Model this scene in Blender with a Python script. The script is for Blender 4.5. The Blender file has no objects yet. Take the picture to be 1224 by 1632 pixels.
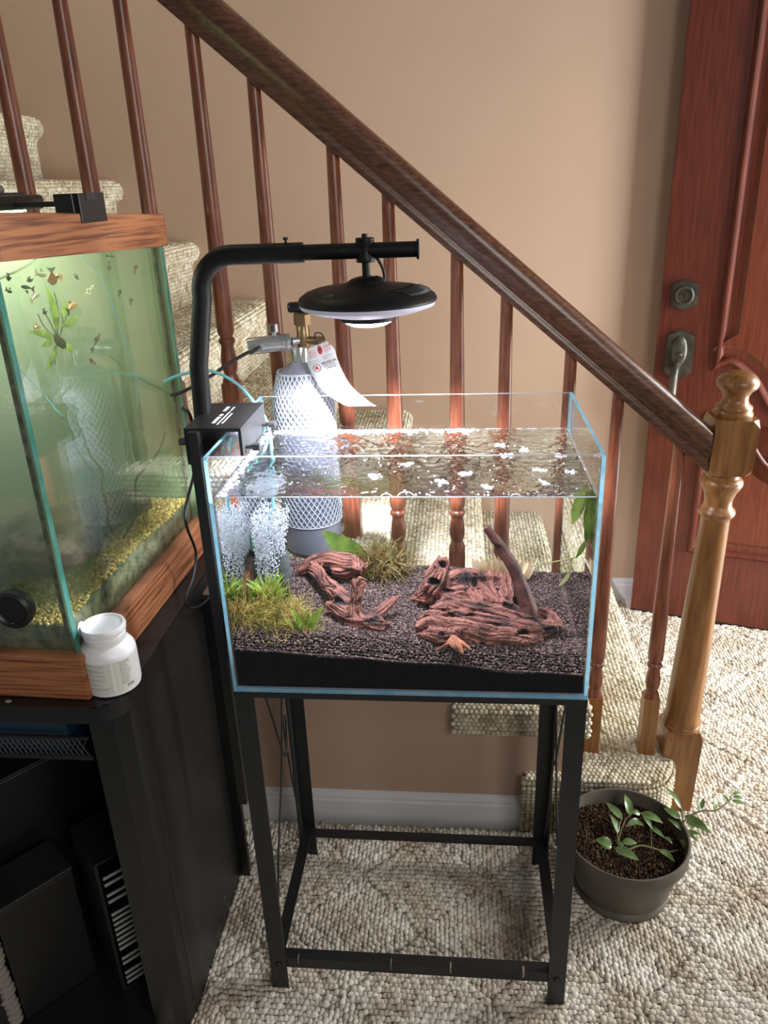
import bpy, bmesh, math, random
from mathutils import Vector, Matrix, noise
from math import sin, cos, pi, radians as R

S = bpy.context.scene
COL = S.collection
rnd = random.Random(7)

# ------------------------------------------------------------------ camera
cam_d = bpy.data.cameras.new('camera')
cam = bpy.data.objects.new('camera', cam_d)
COL.objects.link(cam)
cr, cu, cf = Vector((0.99537, 0.08898, -0.03637)), Vector((-0.00096, 0.38757, 0.92184)), Vector((-0.09612, 0.91754, -0.38586))
cam.matrix_world = Matrix(((cr.x, cu.x, -cf.x, 0.38840), (cr.y, cu.y, -cf.y, -1.09694), (cr.z, cu.z, -cf.z, 1.55578), (0, 0, 0, 1)))
cam_d.sensor_fit = 'VERTICAL'
cam_d.sensor_height = 36.0
cam_d.lens = 1244.357 / 1632 * 36.0
cam_d.clip_start = 0.05
S.camera = cam

# ------------------------------------------------------------------ light and exposure
S.view_settings.view_transform = 'Standard'
S.view_settings.look = 'None'
S.view_settings.gamma = 1
S.view_settings.use_curve_mapping = False
S.view_settings.exposure = 0.0
S.cycles.use_denoising = True
S.cycles.max_bounces = 14
S.cycles.transparent_max_bounces = 40
S.cycles.sample_clamp_indirect = 6
S.cycles.sample_clamp_direct = 0

W = bpy.data.worlds.new('room_light')
S.world = W
W.use_nodes = True
W.node_tree.nodes['Background'].inputs[0].default_value = (0.95, 0.97, 1.0, 1)
W.node_tree.nodes['Background'].inputs[1].default_value = 0.13


def area(name, loc, rot, sx, sy, power, color):
    d = bpy.data.lights.new(name, 'AREA')
    d.shape = 'RECTANGLE'
    d.size, d.size_y, d.energy, d.color = sx, sy, power, color
    o = bpy.data.objects.new(name, d)
    o.location, o.rotation_euler = loc, rot
    COL.objects.link(o)
    return o


# daylight through the open front doorway on the right, and a window behind the viewer
area('doorway_daylight', (2.45, 0.80, 1.15), (0, R(90), 0), 2.0, 1.0, 112, (0.97, 1.0, 0.98))
area('window_daylight', (1.9, -2.2, 2.1), (R(62), 0, R(36)), 1.5, 1.3, 42, (1.0, 0.97, 0.92))
# warm ceiling lamp in the upper stair hall
area('stair_hall_lamp', (-1.0, 0.95, 3.4), (0, 0, 0), 0.5, 0.5, 6, (1.0, 0.84, 0.55))


# ------------------------------------------------------------------ helpers
def lin(c):
    return c / 12.92 if c <= 0.04045 else ((c + 0.055) / 1.055) ** 2.4


def rgb(r, g, b):
    return (lin(r / 255), lin(g / 255), lin(b / 255), 1)


def new_mat(name):
    m = bpy.data.materials.new(name)
    m.use_nodes = True
    nt = m.node_tree
    for n in list(nt.nodes):
        nt.nodes.remove(n)
    out = nt.nodes.new('ShaderNodeOutputMaterial')
    return m, nt, out


def mat(name, c1, c2=None, rough=0.5, metal=0.0, scale=20.0, stretch=(1, 1, 1), bump=0.0, bscale=None, detail=4,
        spec=0.5, ramp=(0.35, 0.65), coat=0.0, transl=0.0, rot=(0, 0, 0), bdist=0.002, sss=0):
    """principled surface whose colour wanders between c1 and c2 by a (stretchable) noise"""
    m, nt, out = new_mat(name)
    N, L = nt.nodes, nt.links
    p = N.new('ShaderNodeBsdfPrincipled')
    p.inputs['Roughness'].default_value = rough
    p.inputs['Metallic'].default_value = metal
    p.inputs['Specular IOR Level'].default_value = spec
    p.inputs['Coat Weight'].default_value = coat
    p.inputs['Coat Roughness'].default_value = 0.15
    tc = N.new('ShaderNodeTexCoord')
    mp = N.new('ShaderNodeMapping')
    mp.inputs['Scale'].default_value = stretch
    mp.inputs['Rotation'].default_value = rot
    L.new(tc.outputs['Object'], mp.inputs['Vector'])
    nz = N.new('ShaderNodeTexNoise')
    nz.inputs['Scale'].default_value = scale
    nz.inputs['Detail'].default_value = detail
    L.new(mp.outputs[0], nz.inputs['Vector'])
    if c2 is None:
        p.inputs['Base Color'].default_value = c1
        src = None
    else:
        rp = N.new('ShaderNodeValToRGB')
        rp.color_ramp.elements[0].color, rp.color_ramp.elements[1].color = c1, c2
        rp.color_ramp.elements[0].position, rp.color_ramp.elements[1].position = ramp
        L.new(nz.outputs['Fac'], rp.inputs['Fac'])
        L.new(rp.outputs['Color'], p.inputs['Base Color'])
        src = rp.outputs['Color']
    if bump:
        b = N.new('ShaderNodeBump')
        b.inputs['Strength'].default_value = bump
        b.inputs['Distance'].default_value = bdist
        nb = nz
        if bscale:
            nb = N.new('ShaderNodeTexNoise')
            nb.inputs['Scale'].default_value = bscale
            nb.inputs['Detail'].default_value = 3
            L.new(mp.outputs[0], nb.inputs['Vector'])
        L.new(nb.outputs['Fac'], b.inputs['Height'])
        L.new(b.outputs[0], p.inputs['Normal'])
    sh = p.outputs[0]
    if transl:
        t = N.new('ShaderNodeBsdfTranslucent')
        if src:
            L.new(src, t.inputs['Color'])
        else:
            t.inputs['Color'].default_value = c1
        mx = N.new('ShaderNodeMixShader')
        mx.inputs[0].default_value = transl
        L.new(sh, mx.inputs[1])
        L.new(t.outputs[0], mx.inputs[2])
        sh = mx.outputs[0]
    L.new(sh, out.inputs['Surface'])
    return m


def pane_mat(name, tint, ior=1.5, rough=0.0, haze=None, haze_amt=0.0, bump=0.0, bscale=30, refr=0.0):
    """clear pane: see-through and mirror by Fresnel, with an optional film of haze"""
    m, nt, out = new_mat(name)
    N, L = nt.nodes, nt.links
    tr = N.new('ShaderNodeBsdfTransparent')
    tr.inputs['Color'].default_value = tint
    body = tr.outputs[0]
    bn = None
    if bump:
        tc = N.new('ShaderNodeTexCoord')
        nz = N.new('ShaderNodeTexNoise')
        nz.inputs['Scale'].default_value = bscale
        nz.inputs['Detail'].default_value = 2
        L.new(tc.outputs['Object'], nz.inputs['Vector'])
        bn = N.new('ShaderNodeBump')
        bn.inputs['Strength'].default_value = bump
        bn.inputs['Distance'].default_value = 0.003
        L.new(nz.outputs['Fac'], bn.inputs['Height'])
    if refr:
        rf = N.new('ShaderNodeBsdfRefraction')
        rf.inputs['IOR'].default_value = 1.33
        rf.inputs['Roughness'].default_value = 0.0
        rf.inputs['Color'].default_value = tint
        if bn:
            L.new(bn.outputs[0], rf.inputs['Normal'])
        mr = N.new('ShaderNodeMixShader')
        mr.inputs[0].default_value = refr
        L.new(body, mr.inputs[1])
        L.new(rf.outputs[0], mr.inputs[2])
        body = mr.outputs[0]
    if haze:
        df = N.new('ShaderNodeBsdfDiffuse')
        df.inputs['Color'].default_value = haze
        tl = N.new('ShaderNodeBsdfTranslucent')
        tl.inputs['Color'].default_value = haze
        m0 = N.new('ShaderNodeMixShader')
        L.new(df.outputs[0], m0.inputs[1])
        L.new(tl.outputs[0], m0.inputs[2])
        mh = N.new('ShaderNodeMixShader')
        tc2 = N.new('ShaderNodeTexCoord')
        nh = N.new('ShaderNodeTexNoise')
        nh.inputs['Scale'].default_value = 6
        nh.inputs['Detail'].default_value = 6
        L.new(tc2.outputs['Object'], nh.inputs['Vector'])
        mm = N.new('ShaderNodeMath')
        mm.operation = 'MULTIPLY'
        mm.inputs[1].default_value = 2 * haze_amt
        L.new(nh.outputs['Fac'], mm.inputs[0])
        L.new(mm.outputs[0], mh.inputs[0])
        L.new(body, mh.inputs[1])
        L.new(m0.outputs[0], mh.inputs[2])
        body = mh.outputs[0]
    gl = N.new('ShaderNodeBsdfGlossy')
    gl.inputs['Roughness'].default_value = rough
    lw = N.new('ShaderNodeLayerWeight')
    pw = N.new('ShaderNodeMath')
    pw.operation = 'POWER'
    pw.inputs[1].default_value = 5.0
    L.new(lw.outputs['Facing'], pw.inputs[0])
    fr = N.new('ShaderNodeMapRange')      # Schlick's reflectance, the same from both sides of the pane
    fr.inputs['To Min'].default_value = ((ior - 1) / (ior + 1)) ** 2
    fr.inputs['To Max'].default_value = 1.0
    L.new(pw.outputs[0], fr.inputs['Value'])
    if bn:
        L.new(bn.outputs[0], gl.inputs['Normal'])
        L.new(bn.outputs[0], lw.inputs['Normal'])
    mx = N.new('ShaderNodeMixShader')
    L.new(fr.outputs[0], mx.inputs[0])
    L.new(body, mx.inputs[1])
    L.new(gl.outputs[0], mx.inputs[2])
    L.new(mx.outputs[0], out.inputs['Surface'])
    return m


def emit(name, color, strength):
    m, nt, out = new_mat(name)
    e = nt.nodes.new('ShaderNodeEmission')
    e.inputs[0].default_value = color
    e.inputs[1].default_value = strength
    nt.links.new(e.outputs[0], out.inputs['Surface'])
    return m


ROOTM = {}


def thing(name, label, cat, loc=(0, 0, 0), rotz=0.0, group=None, rot=None):
    o = bpy.data.objects.new(name, None)
    o.empty_display_size = 0.02
    COL.objects.link(o)
    o.location = loc
    o.rotation_euler = rot if rot else (0, 0, rotz)
    o['label'] = label
    o['category'] = cat
    if group:
        o['group'] = group
    e = o.rotation_euler
    ROOTM[o.name] = Matrix.Translation(Vector(loc)) @ e.to_matrix().to_4x4()
    return o


def tag(o, label, cat, group=None, kind=None):
    o['label'] = label
    o['category'] = cat
    if group:
        o['group'] = group
    if kind:
        o['kind'] = kind
    return o


def obj(name, bm, material, parent=None, smooth=False, world=True, kind=None, label=None):
    """links bm as one mesh object; bm is in world space unless world=False (then in the root's space)"""
    bmesh.ops.recalc_face_normals(bm, faces=bm.faces)
    root = parent
    while root is not None and root.parent is not None:
        root = root.parent
    if root is not None and root.name in ROOTM and world:
        bm.transform(ROOTM[root.name].inverted())
    me = bpy.data.meshes.new(name)
    bm.to_mesh(me)
    bm.free()
    if smooth:
        me.polygons.foreach_set('use_smooth', [True] * len(me.polygons))
        if smooth == 'auto':
            me.set_sharp_from_angle(angle=R(38))
    o = bpy.data.objects.new(name, me)
    if isinstance(material, (list, tuple)):
        for m_ in material:
            me.materials.append(m_)
    elif material:
        me.materials.append(material)
    COL.objects.link(o)
    if parent:
        o.parent = parent
        if not (root.name in ROOTM):
            pass
    if kind:
        o['kind'] = kind
    if label:
        o['label'] = label
    return o


def struct(name, bm, material, smooth=False, parent=None):
    o = obj(name, bm, material, parent, smooth)
    if parent is None:
        o['kind'] = 'structure'
    return o


def B():
    return bmesh.new()


def box(bm, lo, hi, bev=0.0, mtx=None, seg=2):
    lo, hi = Vector(lo), Vector(hi)
    r = bmesh.ops.create_cube(bm, size=1.0)
    vs = r['verts']
    c, s = (lo + hi) / 2, hi - lo
    for v in vs:
        v.co = Vector((v.co.x * s.x, v.co.y * s.y, v.co.z * s.z)) + c
    if bev:
        es = list({e for v in vs for e in v.link_edges})
        rr = bmesh.ops.bevel(bm, geom=es, offset=bev, segments=seg, affect='EDGES', profile=0.5)
        vs = list({v for f in rr['faces'] for v in f.verts} | {v for v in vs if v.is_valid})
    if mtx is not None:
        for v in vs:
            v.co = mtx @ v.co
    return vs


def lathe(bm, prof, seg=24, mtx=None, cap=True, a0=0.0, a1=2 * pi):
    """profile of (r, z) turned about z"""
    full = abs(a1 - a0 - 2 * pi) < 1e-6
    n = seg if full else seg + 1
    rings = []
    for r, z in prof:
        ring = []
        for i in range(n):
            a = a0 + (a1 - a0) * i / seg
            v = bm.verts.new((r * cos(a), r * sin(a), z))
            if mtx is not None:
                v.co = mtx @ v.co
            ring.append(v)
        rings.append(ring)
    for a, b in zip(rings, rings[1:]):
        for i in range(seg):
            j = (i + 1) % n
            bm.faces.new((a[i], a[j], b[j], b[i]))
    if cap and full:
        if prof[0][0] > 1e-6:
            bm.faces.new(rings[0][::-1])
        if prof[-1][0] > 1e-6:
            bm.faces.new(rings[-1])
    return rings


def catmull(pts, n=8):
    pts = [Vector(p) for p in pts]
    if len(pts) < 3:
        return [pts[0].lerp(pts[-1], i / n) for i in range(n + 1)]
    P = [2 * pts[0] - pts[1]] + pts + [2 * pts[-1] - pts[-2]]
    out = []
    for i in range(1, len(P) - 2):
        p0, p1, p2, p3 = P[i - 1:i + 3]
        for k in range(n):
            t = k / n
            out.append(0.5 * ((2 * p1) + (p2 - p0) * t + (2 * p0 - 5 * p1 + 4 * p2 - p3) * t * t + (3 * p1 - p0 - 3 * p2 + p3) * t ** 3))
    out.append(pts[-1])
    return out


def tube(bm, pts, rad, seg=8, cap=True, fn=None, flat=1.0):
    """sweeps a circle of radius rad (number or list) along the points"""
    pts = [Vector(p) for p in pts]
    n = len(pts)
    rr = [rad] * n if not isinstance(rad, (list, tuple)) else [rad[0] + (0) if len(rad) == 1 else
         rad[min(int(i / (n - 1) * (len(rad) - 1)), len(rad) - 2)] * (1 - (i / (n - 1) * (len(rad) - 1) - min(int(i / (n - 1) * (len(rad) - 1)), len(rad) - 2))) +
         rad[min(int(i / (n - 1) * (len(rad) - 1)), len(rad) - 2) + 1] * (i / (n - 1) * (len(rad) - 1) - min(int(i / (n - 1) * (len(rad) - 1)), len(rad) - 2)) for i in range(n)]
    t0 = (pts[1] - pts[0]).normalized()
    up = Vector((0, 0, 1)) if abs(t0.z) < 0.9 else Vector((0, 1, 0))
    x = t0.cross(up).normalized()
    rings = []
    for i, p in enumerate(pts):
        t = (pts[min(i + 1, n - 1)] - pts[max(i - 1, 0)]).normalized()
        x = (x - t * x.dot(t)).normalized()
        y = t.cross(x)
        ring = []
        for k in range(seg):
            a = 2 * pi * k / seg
            r = rr[i] * (fn(a, i / (n - 1)) if fn else 1)
            ring.append(bm.verts.new(p + x * (r * cos(a)) + y * (r * sin(a) * flat)))
        rings.append(ring)
    for a, b in zip(rings, rings[1:]):
        for k in range(seg):
            j = (k + 1) % seg
            bm.faces.new((a[k], a[j], b[j], b[k]))
    if cap:
        bm.faces.new(rings[0][::-1])
        bm.faces.new(rings[-1])
    return rings


def rod(bm, a, b, r, seg=12):
    return tube(bm, [a, b], r, seg)


def prism(bm, poly, y0, y1, axis='y', mtx=None):
    """extrudes a 2-D outline: axis y -> outline in xz, axis z -> outline in xy"""
    def P(p, w):
        v = Vector((p[0], w, p[1])) if axis == 'y' else (Vector((p[0], p[1], w)) if axis == 'z' else Vector((w, p[0], p[1])))
        return mtx @ v if mtx is not None else v
    a = [bm.verts.new(P(p, y0)) for p in poly]
    b = [bm.verts.new(P(p, y1)) for p in poly]
    n = len(poly)
    bm.faces.new(a)
    bm.faces.new(b[::-1])
    for i in range(n):
        j = (i + 1) % n
        bm.faces.new((a[i], a[j], b[j], b[i]))


def sphere(bm, c, r, sub=1, sc=(1, 1, 1)):
    rr = bmesh.ops.create_icosphere(bm, subdivisions=sub, radius=1.0)
    c = Vector(c)
    for v in rr['verts']:
        v.co = Vector((v.co.x * r * sc[0], v.co.y * r * sc[1], v.co.z * r * sc[2])) + c
    return rr['verts']


def leaf(bm, base, tip, width, normal=(0, 0, 1), arch=0.15, fold=0.15, n=7, wav=0.0, blunt=0.75, th=0.0, curl=0.0):
    base, tip = Vector(base), Vector(tip)
    d = tip - base
    L_ = d.length
    d = d / L_
    nn = Vector(normal)
    nn = (nn - d * nn.dot(d))
    nn = nn.normalized() if nn.length > 1e-4 else d.orthogonal().normalized()
    s = d.cross(nn)
    rows = []
    for i in range(n + 1):
        t = i / n
        w = width * 0.5 * max(0.03, sin(pi * min(1, t ** blunt * 0.98 + 0.02))) ** 0.8
        c = base + d * (L_ * t) + nn * (arch * L_ * sin(pi * t) - curl * L_ * t * t)
        wv = wav * L_ * sin(t * 17)
        rows.append([bm.verts.new(c - s * w + nn * (fold * w + wv)), bm.verts.new(c), bm.verts.new(c + s * w + nn * (fold * w - wv))])
    for a, b in zip(rows, rows[1:]):
        for k in range(2):
            bm.faces.new((a[k], a[k + 1], b[k + 1], b[k]))


def text_mesh(s, size, align='LEFT', extrude=0.0):
    cu_ = bpy.data.curves.new('lettering', 'FONT')
    cu_.body = s
    cu_.size = size
    cu_.align_x = align
    cu_.extrude = extrude
    cu_.offset = size * .035
    o = bpy.data.objects.new('lettering', cu_)
    COL.objects.link(o)
    dg = bpy.context.evaluated_depsgraph_get()
    me = bpy.data.meshes.new_from_object(o.evaluated_get(dg))
    bpy.data.objects.remove(o)
    bpy.data.curves.remove(cu_)
    bm = bmesh.new()
    bm.from_mesh(me)
    bpy.data.meshes.remove(me)
    return bm


def remeshed(bm, voxel, smooth_it=2):
    """fuses the overlapping shapes of bm into one skin"""
    me = bpy.data.meshes.new('tmp')
    bm.to_mesh(me)
    bm.free()
    o = bpy.data.objects.new('tmp', me)
    COL.objects.link(o)
    md = o.modifiers.new('r', 'REMESH')
    md.mode = 'VOXEL'
    md.voxel_size = voxel
    if smooth_it:
        sm = o.modifiers.new('s', 'SMOOTH')
        sm.iterations = smooth_it
        sm.factor = 0.5
    dg = bpy.context.evaluated_depsgraph_get()
    m2 = bpy.data.meshes.new_from_object(o.evaluated_get(dg))
    bpy.data.objects.remove(o)
    b2 = bmesh.new()
    b2.from_mesh(m2)
    bpy.data.meshes.remove(m2)
    return b2


def scatter(name, pts, rots, scls, material, radius=(1, 1, 1), sub=1, parent=None):
    """countless small bodies (pile loops, grains) set out by geometry nodes on given points"""
    me = bpy.data.meshes.new(name)
    me.from_pydata([tuple(p) for p in pts], [], [])
    a = me.attributes.new('rot', 'FLOAT_VECTOR', 'POINT')
    a.data.foreach_set('vector', [c for r in rots for c in r])
    a = me.attributes.new('scl', 'FLOAT_VECTOR', 'POINT')
    a.data.foreach_set('vector', [c for r in scls for c in r])
    me.materials.append(material)
    o = bpy.data.objects.new(name, me)
    COL.objects.link(o)
    o['kind'] = 'stuff'
    ng = bpy.data.node_groups.new(name, 'GeometryNodeTree')
    ng.interface.new_socket('Geometry', in_out='INPUT', socket_type='NodeSocketGeometry')
    ng.interface.new_socket('Geometry', in_out='OUTPUT', socket_type='NodeSocketGeometry')
    N, L = ng.nodes, ng.links
    gi, go = N.new('NodeGroupInput'), N.new('NodeGroupOutput')
    ic = N.new('GeometryNodeMeshIcoSphere')
    ic.inputs['Radius'].default_value = 1.0
    ic.inputs['Subdivisions'].default_value = sub
    tr = N.new('GeometryNodeTransform')
    tr.inputs['Scale'].default_value = radius
    L.new(ic.outputs['Mesh'], tr.inputs['Geometry'])
    ss = N.new('GeometryNodeSetShadeSmooth')
    L.new(tr.outputs[0], ss.inputs['Geometry'])
    sm = N.new('GeometryNodeSetMaterial')
    sm.inputs['Material'].default_value = material
    L.new(ss.outputs[0], sm.inputs['Geometry'])
    ip = N.new('GeometryNodeInstanceOnPoints')
    L.new(gi.outputs[0], ip.inputs['Points'])
    L.new(sm.outputs[0], ip.inputs['Instance'])
    for nm, sk in (('rot', 'Rotation'), ('scl', 'Scale')):
        na = N.new('GeometryNodeInputNamedAttribute')
        na.data_type = 'FLOAT_VECTOR'
        na.inputs['Name'].default_value = nm
        if sk == 'Rotation':
            er = N.new('FunctionNodeEulerToRotation')
            L.new(na.outputs['Attribute'], er.inputs[0])
            L.new(er.outputs[0], ip.inputs[sk])
        else:
            L.new(na.outputs['Attribute'], ip.inputs[sk])
    L.new(ip.outputs[0], go.inputs[0])
    md = o.modifiers.new('pile', 'NODES')
    md.node_group = ng
    if parent:
        root = parent
        while root.parent is not None:
            root = root.parent
        if root.name in ROOTM:
            me.transform(ROOTM[root.name].inverted())
        o.parent = parent
    return o


def random_mat(name, cols, rough=0.85, noise_scale=6.0, noise_cols=None, spec=0.2):
    """colour picked per grain or loop, wandering slowly with place"""
    m, nt, out = new_mat(name)
    N, L = nt.nodes, nt.links
    p = N.new('ShaderNodeBsdfPrincipled')
    p.inputs['Roughness'].default_value = rough
    p.inputs['Specular IOR Level'].default_value = spec
    oi = N.new('ShaderNodeObjectInfo')
    rp = N.new('ShaderNodeValToRGB')
    els = rp.color_ramp.elements
    for i, (pos, c) in enumerate(cols):
        e = els[i] if i < 2 else els.new(pos)
        e.position = pos
        e.color = c
    L.new(oi.outputs['Random'], rp.inputs['Fac'])
    colr = rp.outputs['Color']
    if noise_cols:
        ge = N.new('ShaderNodeNewGeometry')
        nz = N.new('ShaderNodeTexNoise')
        nz.inputs['Scale'].default_value = noise_scale
        nz.inputs['Detail'].default_value = 4
        L.new(ge.outputs['Position'], nz.inputs['Vector'])
        r2 = N.new('ShaderNodeValToRGB')
        r2.color_ramp.elements[0].color, r2.color_ramp.elements[1].color = noise_cols
        r2.color_ramp.elements[0].position, r2.color_ramp.elements[1].position = 0.32, 0.62
        L.new(nz.outputs['Fac'], r2.inputs['Fac'])
        mx = N.new('ShaderNodeMix')
        mx.data_type = 'RGBA'
        mx.blend_type = 'MULTIPLY'
        mx.inputs['Factor'].default_value = 1.0
        L.new(colr, mx.inputs['A'])
        L.new(r2.outputs['Color'], mx.inputs['B'])
        colr = mx.outputs['Result']
    L.new(colr, p.inputs['Base Color'])
    L.new(p.outputs[0], out.inputs['Surface'])
    return m


# ------------------------------------------------------------------ materials
M = {}
M['wall'] = mat('beige_wall_paint', rgb(187, 158, 137), rgb(181, 152, 131), 0.7, scale=1.5, bump=0.12, bscale=260, bdist=0.001)
M['white_trim'] = mat('white_trim_paint', rgb(206, 206, 208), None, 0.35)
M['oak'] = mat('stained_oak', rgb(96, 52, 24), rgb(150, 92, 46), 0.34, scale=26, stretch=(6, 6, 0.5), bump=0.12, detail=6, coat=0.15)
M['baluster'] = mat('red_brown_baluster_wood', rgb(100, 53, 36), rgb(140, 81, 55), 0.35, scale=24, stretch=(6, 6, 0.5), bump=0.1, detail=6, coat=0.2)
M['rail'] = mat('dark_handrail_wood', rgb(68, 41, 28), rgb(108, 70, 50), 0.32, scale=26, stretch=(0.5, 7, 7), rot=(0, R(40.4), 0), bump=0.15, detail=6, coat=0.25)
M['newel'] = mat('golden_newel_wood', rgb(120, 76, 36), rgb(152, 104, 56), 0.38, scale=16, stretch=(5, 5, 0.5), bump=0.08, detail=6, coat=0.2)
M['door'] = mat('mahogany_door', rgb(80, 31, 18), rgb(104, 44, 27), 0.42, scale=18, stretch=(6, 6, 0.45), bump=0.06, detail=7, coat=0.1)
M['door_panel'] = mat('mahogany_door_panel', rgb(94, 39, 19), rgb(114, 52, 29), 0.42, scale=18, stretch=(6, 6, 0.45), bump=0.06, detail=7, coat=0.1)
M['bronze'] = mat('dark_bronze', rgb(70, 68, 60), rgb(96, 93, 82), 0.34, metal=0.45, scale=30)
M['trim_oak'] = mat('oak_aquarium_trim', rgb(104, 56, 32), rgb(166, 106, 68), 0.5, scale=11, stretch=(0.5, 0.5, 16), bump=0.08, detail=8, ramp=(0.36, 0.56))
M['black'] = mat('black_painted_metal', rgb(22, 23, 24), rgb(30, 31, 32), 0.42, scale=80, bump=0.03)
M['black_wood'] = mat('black_laminate', rgb(17, 17, 17), rgb(24, 24, 23), 0.38, scale=5, bump=0.03, bscale=200)
M['black_plastic'] = mat('black_plastic', rgb(17, 17, 19), None, 0.42)
M['lamp_black'] = mat('matt_black_lamp_shell', rgb(13, 13, 15), None, 0.5, spec=.35)
M['rubber'] = mat('black_rubber', rgb(20, 20, 21), None, 0.55)
M['steel'] = mat('brushed_steel', rgb(206, 206, 204), None, 0.22, metal=0.75)
M['dark_steel'] = mat('dark_steel_screw', rgb(96, 96, 98), None, 0.35, metal=0.9)
M['brass'] = mat('brass', rgb(128, 104, 70), rgb(156, 130, 94), 0.33, metal=0.7, scale=20)
M['alu'] = mat('dull_aluminium_bottle', rgb(150, 152, 172), rgb(170, 172, 190), 0.4, metal=0.3, scale=8)
M['net'] = mat('white_plastic_netting', rgb(214, 218, 230), None, 0.5)
M['paper'] = mat('white_card', rgb(236, 234, 238), None, 0.6, transl=0.15)
M['ink'] = mat('dark_ink', rgb(58, 54, 66), None, 0.7)
M['red_ink'] = mat('red_ink', rgb(186, 54, 52), None, 0.7)
M['grey_ink'] = mat('grey_print', rgb(120, 120, 122), None, 0.7)
M['white_print'] = mat('white_print', rgb(210, 210, 214), None, 0.6)
M['white_plastic'] = mat('white_plastic', rgb(232, 230, 230), None, 0.35, sss=0.1)
M['label_paper'] = mat('white_bottle_label', rgb(212, 210, 200), None, 0.45)
M['hose'] = mat('pale_blue_hose', rgb(150, 205, 215), None, 0.3, transl=0.4)
M['green_hose'] = mat('sea_green_hose', rgb(110, 178, 158), None, 0.35, transl=0.3)
M['glass'] = pane_mat('clear_glass', (0.985, 0.992, 0.992, 1), ior=1.44)
M['glass_edge'] = mat('blue_glass_edge', rgb(140, 206, 240), rgb(178, 226, 248), 0.15, scale=40, transl=0.5)
M['teal_edge'] = mat('teal_glass_edge', rgb(62, 126, 112), rgb(104, 170, 158), 0.2, scale=12, transl=0.4)
M['green_glass'] = pane_mat('algae_filmed_glass', (0.93, 0.97, 0.92, 1), ior=1.9, haze=rgb(150, 176, 130), haze_amt=0.05)
M['water_top'] = pane_mat('water_surface', (0.93, 0.95, 0.97, 1), ior=1.38, bump=0.6, bscale=90, refr=0.87)
M['bubble'] = mat('bright_bubble', rgb(240, 244, 250), None, 0.08, spec=1.0, transl=0.45)
M['silicone'] = pane_mat('clear_silicone', (0.75, 0.8, 0.8, 1), rough=0.3)
M['driftwood'] = mat('red_brown_driftwood', rgb(62, 32, 28), rgb(152, 88, 72), 0.75, scale=60, detail=8, bump=0.5, bdist=0.004, ramp=(0.36, 0.62))
M['branch'] = mat('smooth_brown_branch', rgb(84, 46, 42), rgb(132, 80, 70), 0.6, scale=50, detail=6, bump=0.3, bdist=0.002)
M['wood_tip'] = mat('fresh_broken_wood', rgb(176, 104, 74), rgb(206, 140, 104), 0.7, scale=60, bump=0.4)
M['soil_block'] = mat('dark_substrate', rgb(12, 10, 12), rgb(20, 17, 19), 0.9, scale=200, spec=.05)
M['gravel'] = random_mat('brown_black_aquasoil', [(0.0, rgb(58, 46, 44)), (1.0, rgb(142, 119, 113)), (0.6, rgb(98, 80, 76))], 0.8)
M['pebble'] = random_mat('yellow_pebbles', [(0.0, rgb(150, 118, 50)), (1.0, rgb(226, 196, 120)), (0.55, rgb(196, 160, 84))], 0.55, spec=0.4)
M['potting'] = random_mat('dark_potting_soil', [(0.0, rgb(34, 22, 15)), (1.0, rgb(106, 80, 58)), (0.75, rgb(62, 43, 30))], 0.9)
M['carpet'] = random_mat('cream_loop_carpet', [(0.0, rgb(184, 176, 164)), (1.0, rgb(232, 227, 217)), (0.35, rgb(212, 205, 194))], 0.95, 9.0, (rgb(216, 206, 194), (1, 1, 1, 1)), spec=0.1)
M['stair_carpet'] = random_mat('oatmeal_loop_carpet', [(0.0, rgb(174, 164, 142)), (1.0, rgb(228, 220, 201)), (0.35, rgb(205, 196, 174))], 0.95, 9.0, (rgb(214, 204, 190), (1, 1, 1, 1)), spec=0.1)
M['backing'] = mat('carpet_backing', rgb(196, 188, 170), rgb(176, 168, 150), 0.95, scale=60)
M['moss'] = mat('stringy_moss', rgb(104, 112, 50), rgb(180, 150, 96), 0.6, scale=24, transl=0.35)
M['bright_moss'] = mat('bright_moss', rgb(140, 142, 52), rgb(206, 182, 104), 0.6, scale=30, transl=0.4)
M['leaf_bright'] = mat('bright_green_leaf', rgb(104, 142, 38), rgb(166, 190, 78), 0.4, scale=40, transl=0.45)
M['leaf_mid'] = mat('mid_green_leaf', rgb(70, 104, 38), rgb(120, 146, 56), 0.4, scale=40, transl=0.4)
M['leaf_float'] = mat('olive_leaf', rgb(66, 88, 20), rgb(134, 156, 74), 0.35, scale=30, transl=0.45)
M['stem_pale'] = mat('pale_stem', rgb(176, 190, 128), rgb(206, 190, 130), 0.5, scale=30, transl=0.3)
M['petal'] = mat('pale_peach_leaf', rgb(232, 204, 150), rgb(246, 232, 206), 0.5, scale=20, transl=0.5)
M['hoya_leaf'] = mat('waxy_green_leaf', rgb(78, 106, 58), rgb(130, 154, 98), 0.28, scale=30, transl=0.15, spec=0.7)
M['hoya_stem'] = mat('plant_stem', rgb(100, 112, 60), rgb(134, 118, 84), 0.6, scale=30)
M['pot'] = mat('grey_brown_plastic_pot', rgb(70, 64, 56), rgb(94, 87, 77), 0.5, scale=8, stretch=(1, 1, 0.3), detail=6)
M['algae'] = mat('green_black_algae_edge', rgb(28, 34, 16), rgb(128, 116, 92), 0.8, scale=46, detail=6, bump=0.4)
M['log'] = mat('dark_sunken_log', rgb(48, 34, 28), rgb(92, 70, 56), 0.8, scale=30, stretch=(1, 1, 3), bump=0.5, detail=7)
M['fish_dark'] = mat('dark_fish_skin', rgb(30, 31, 24), rgb(62, 58, 44), 0.4, scale=90)
M['fish_orange'] = mat('orange_fish_skin', rgb(222, 130, 40), rgb(238, 160, 70), 0.35, scale=40)
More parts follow.
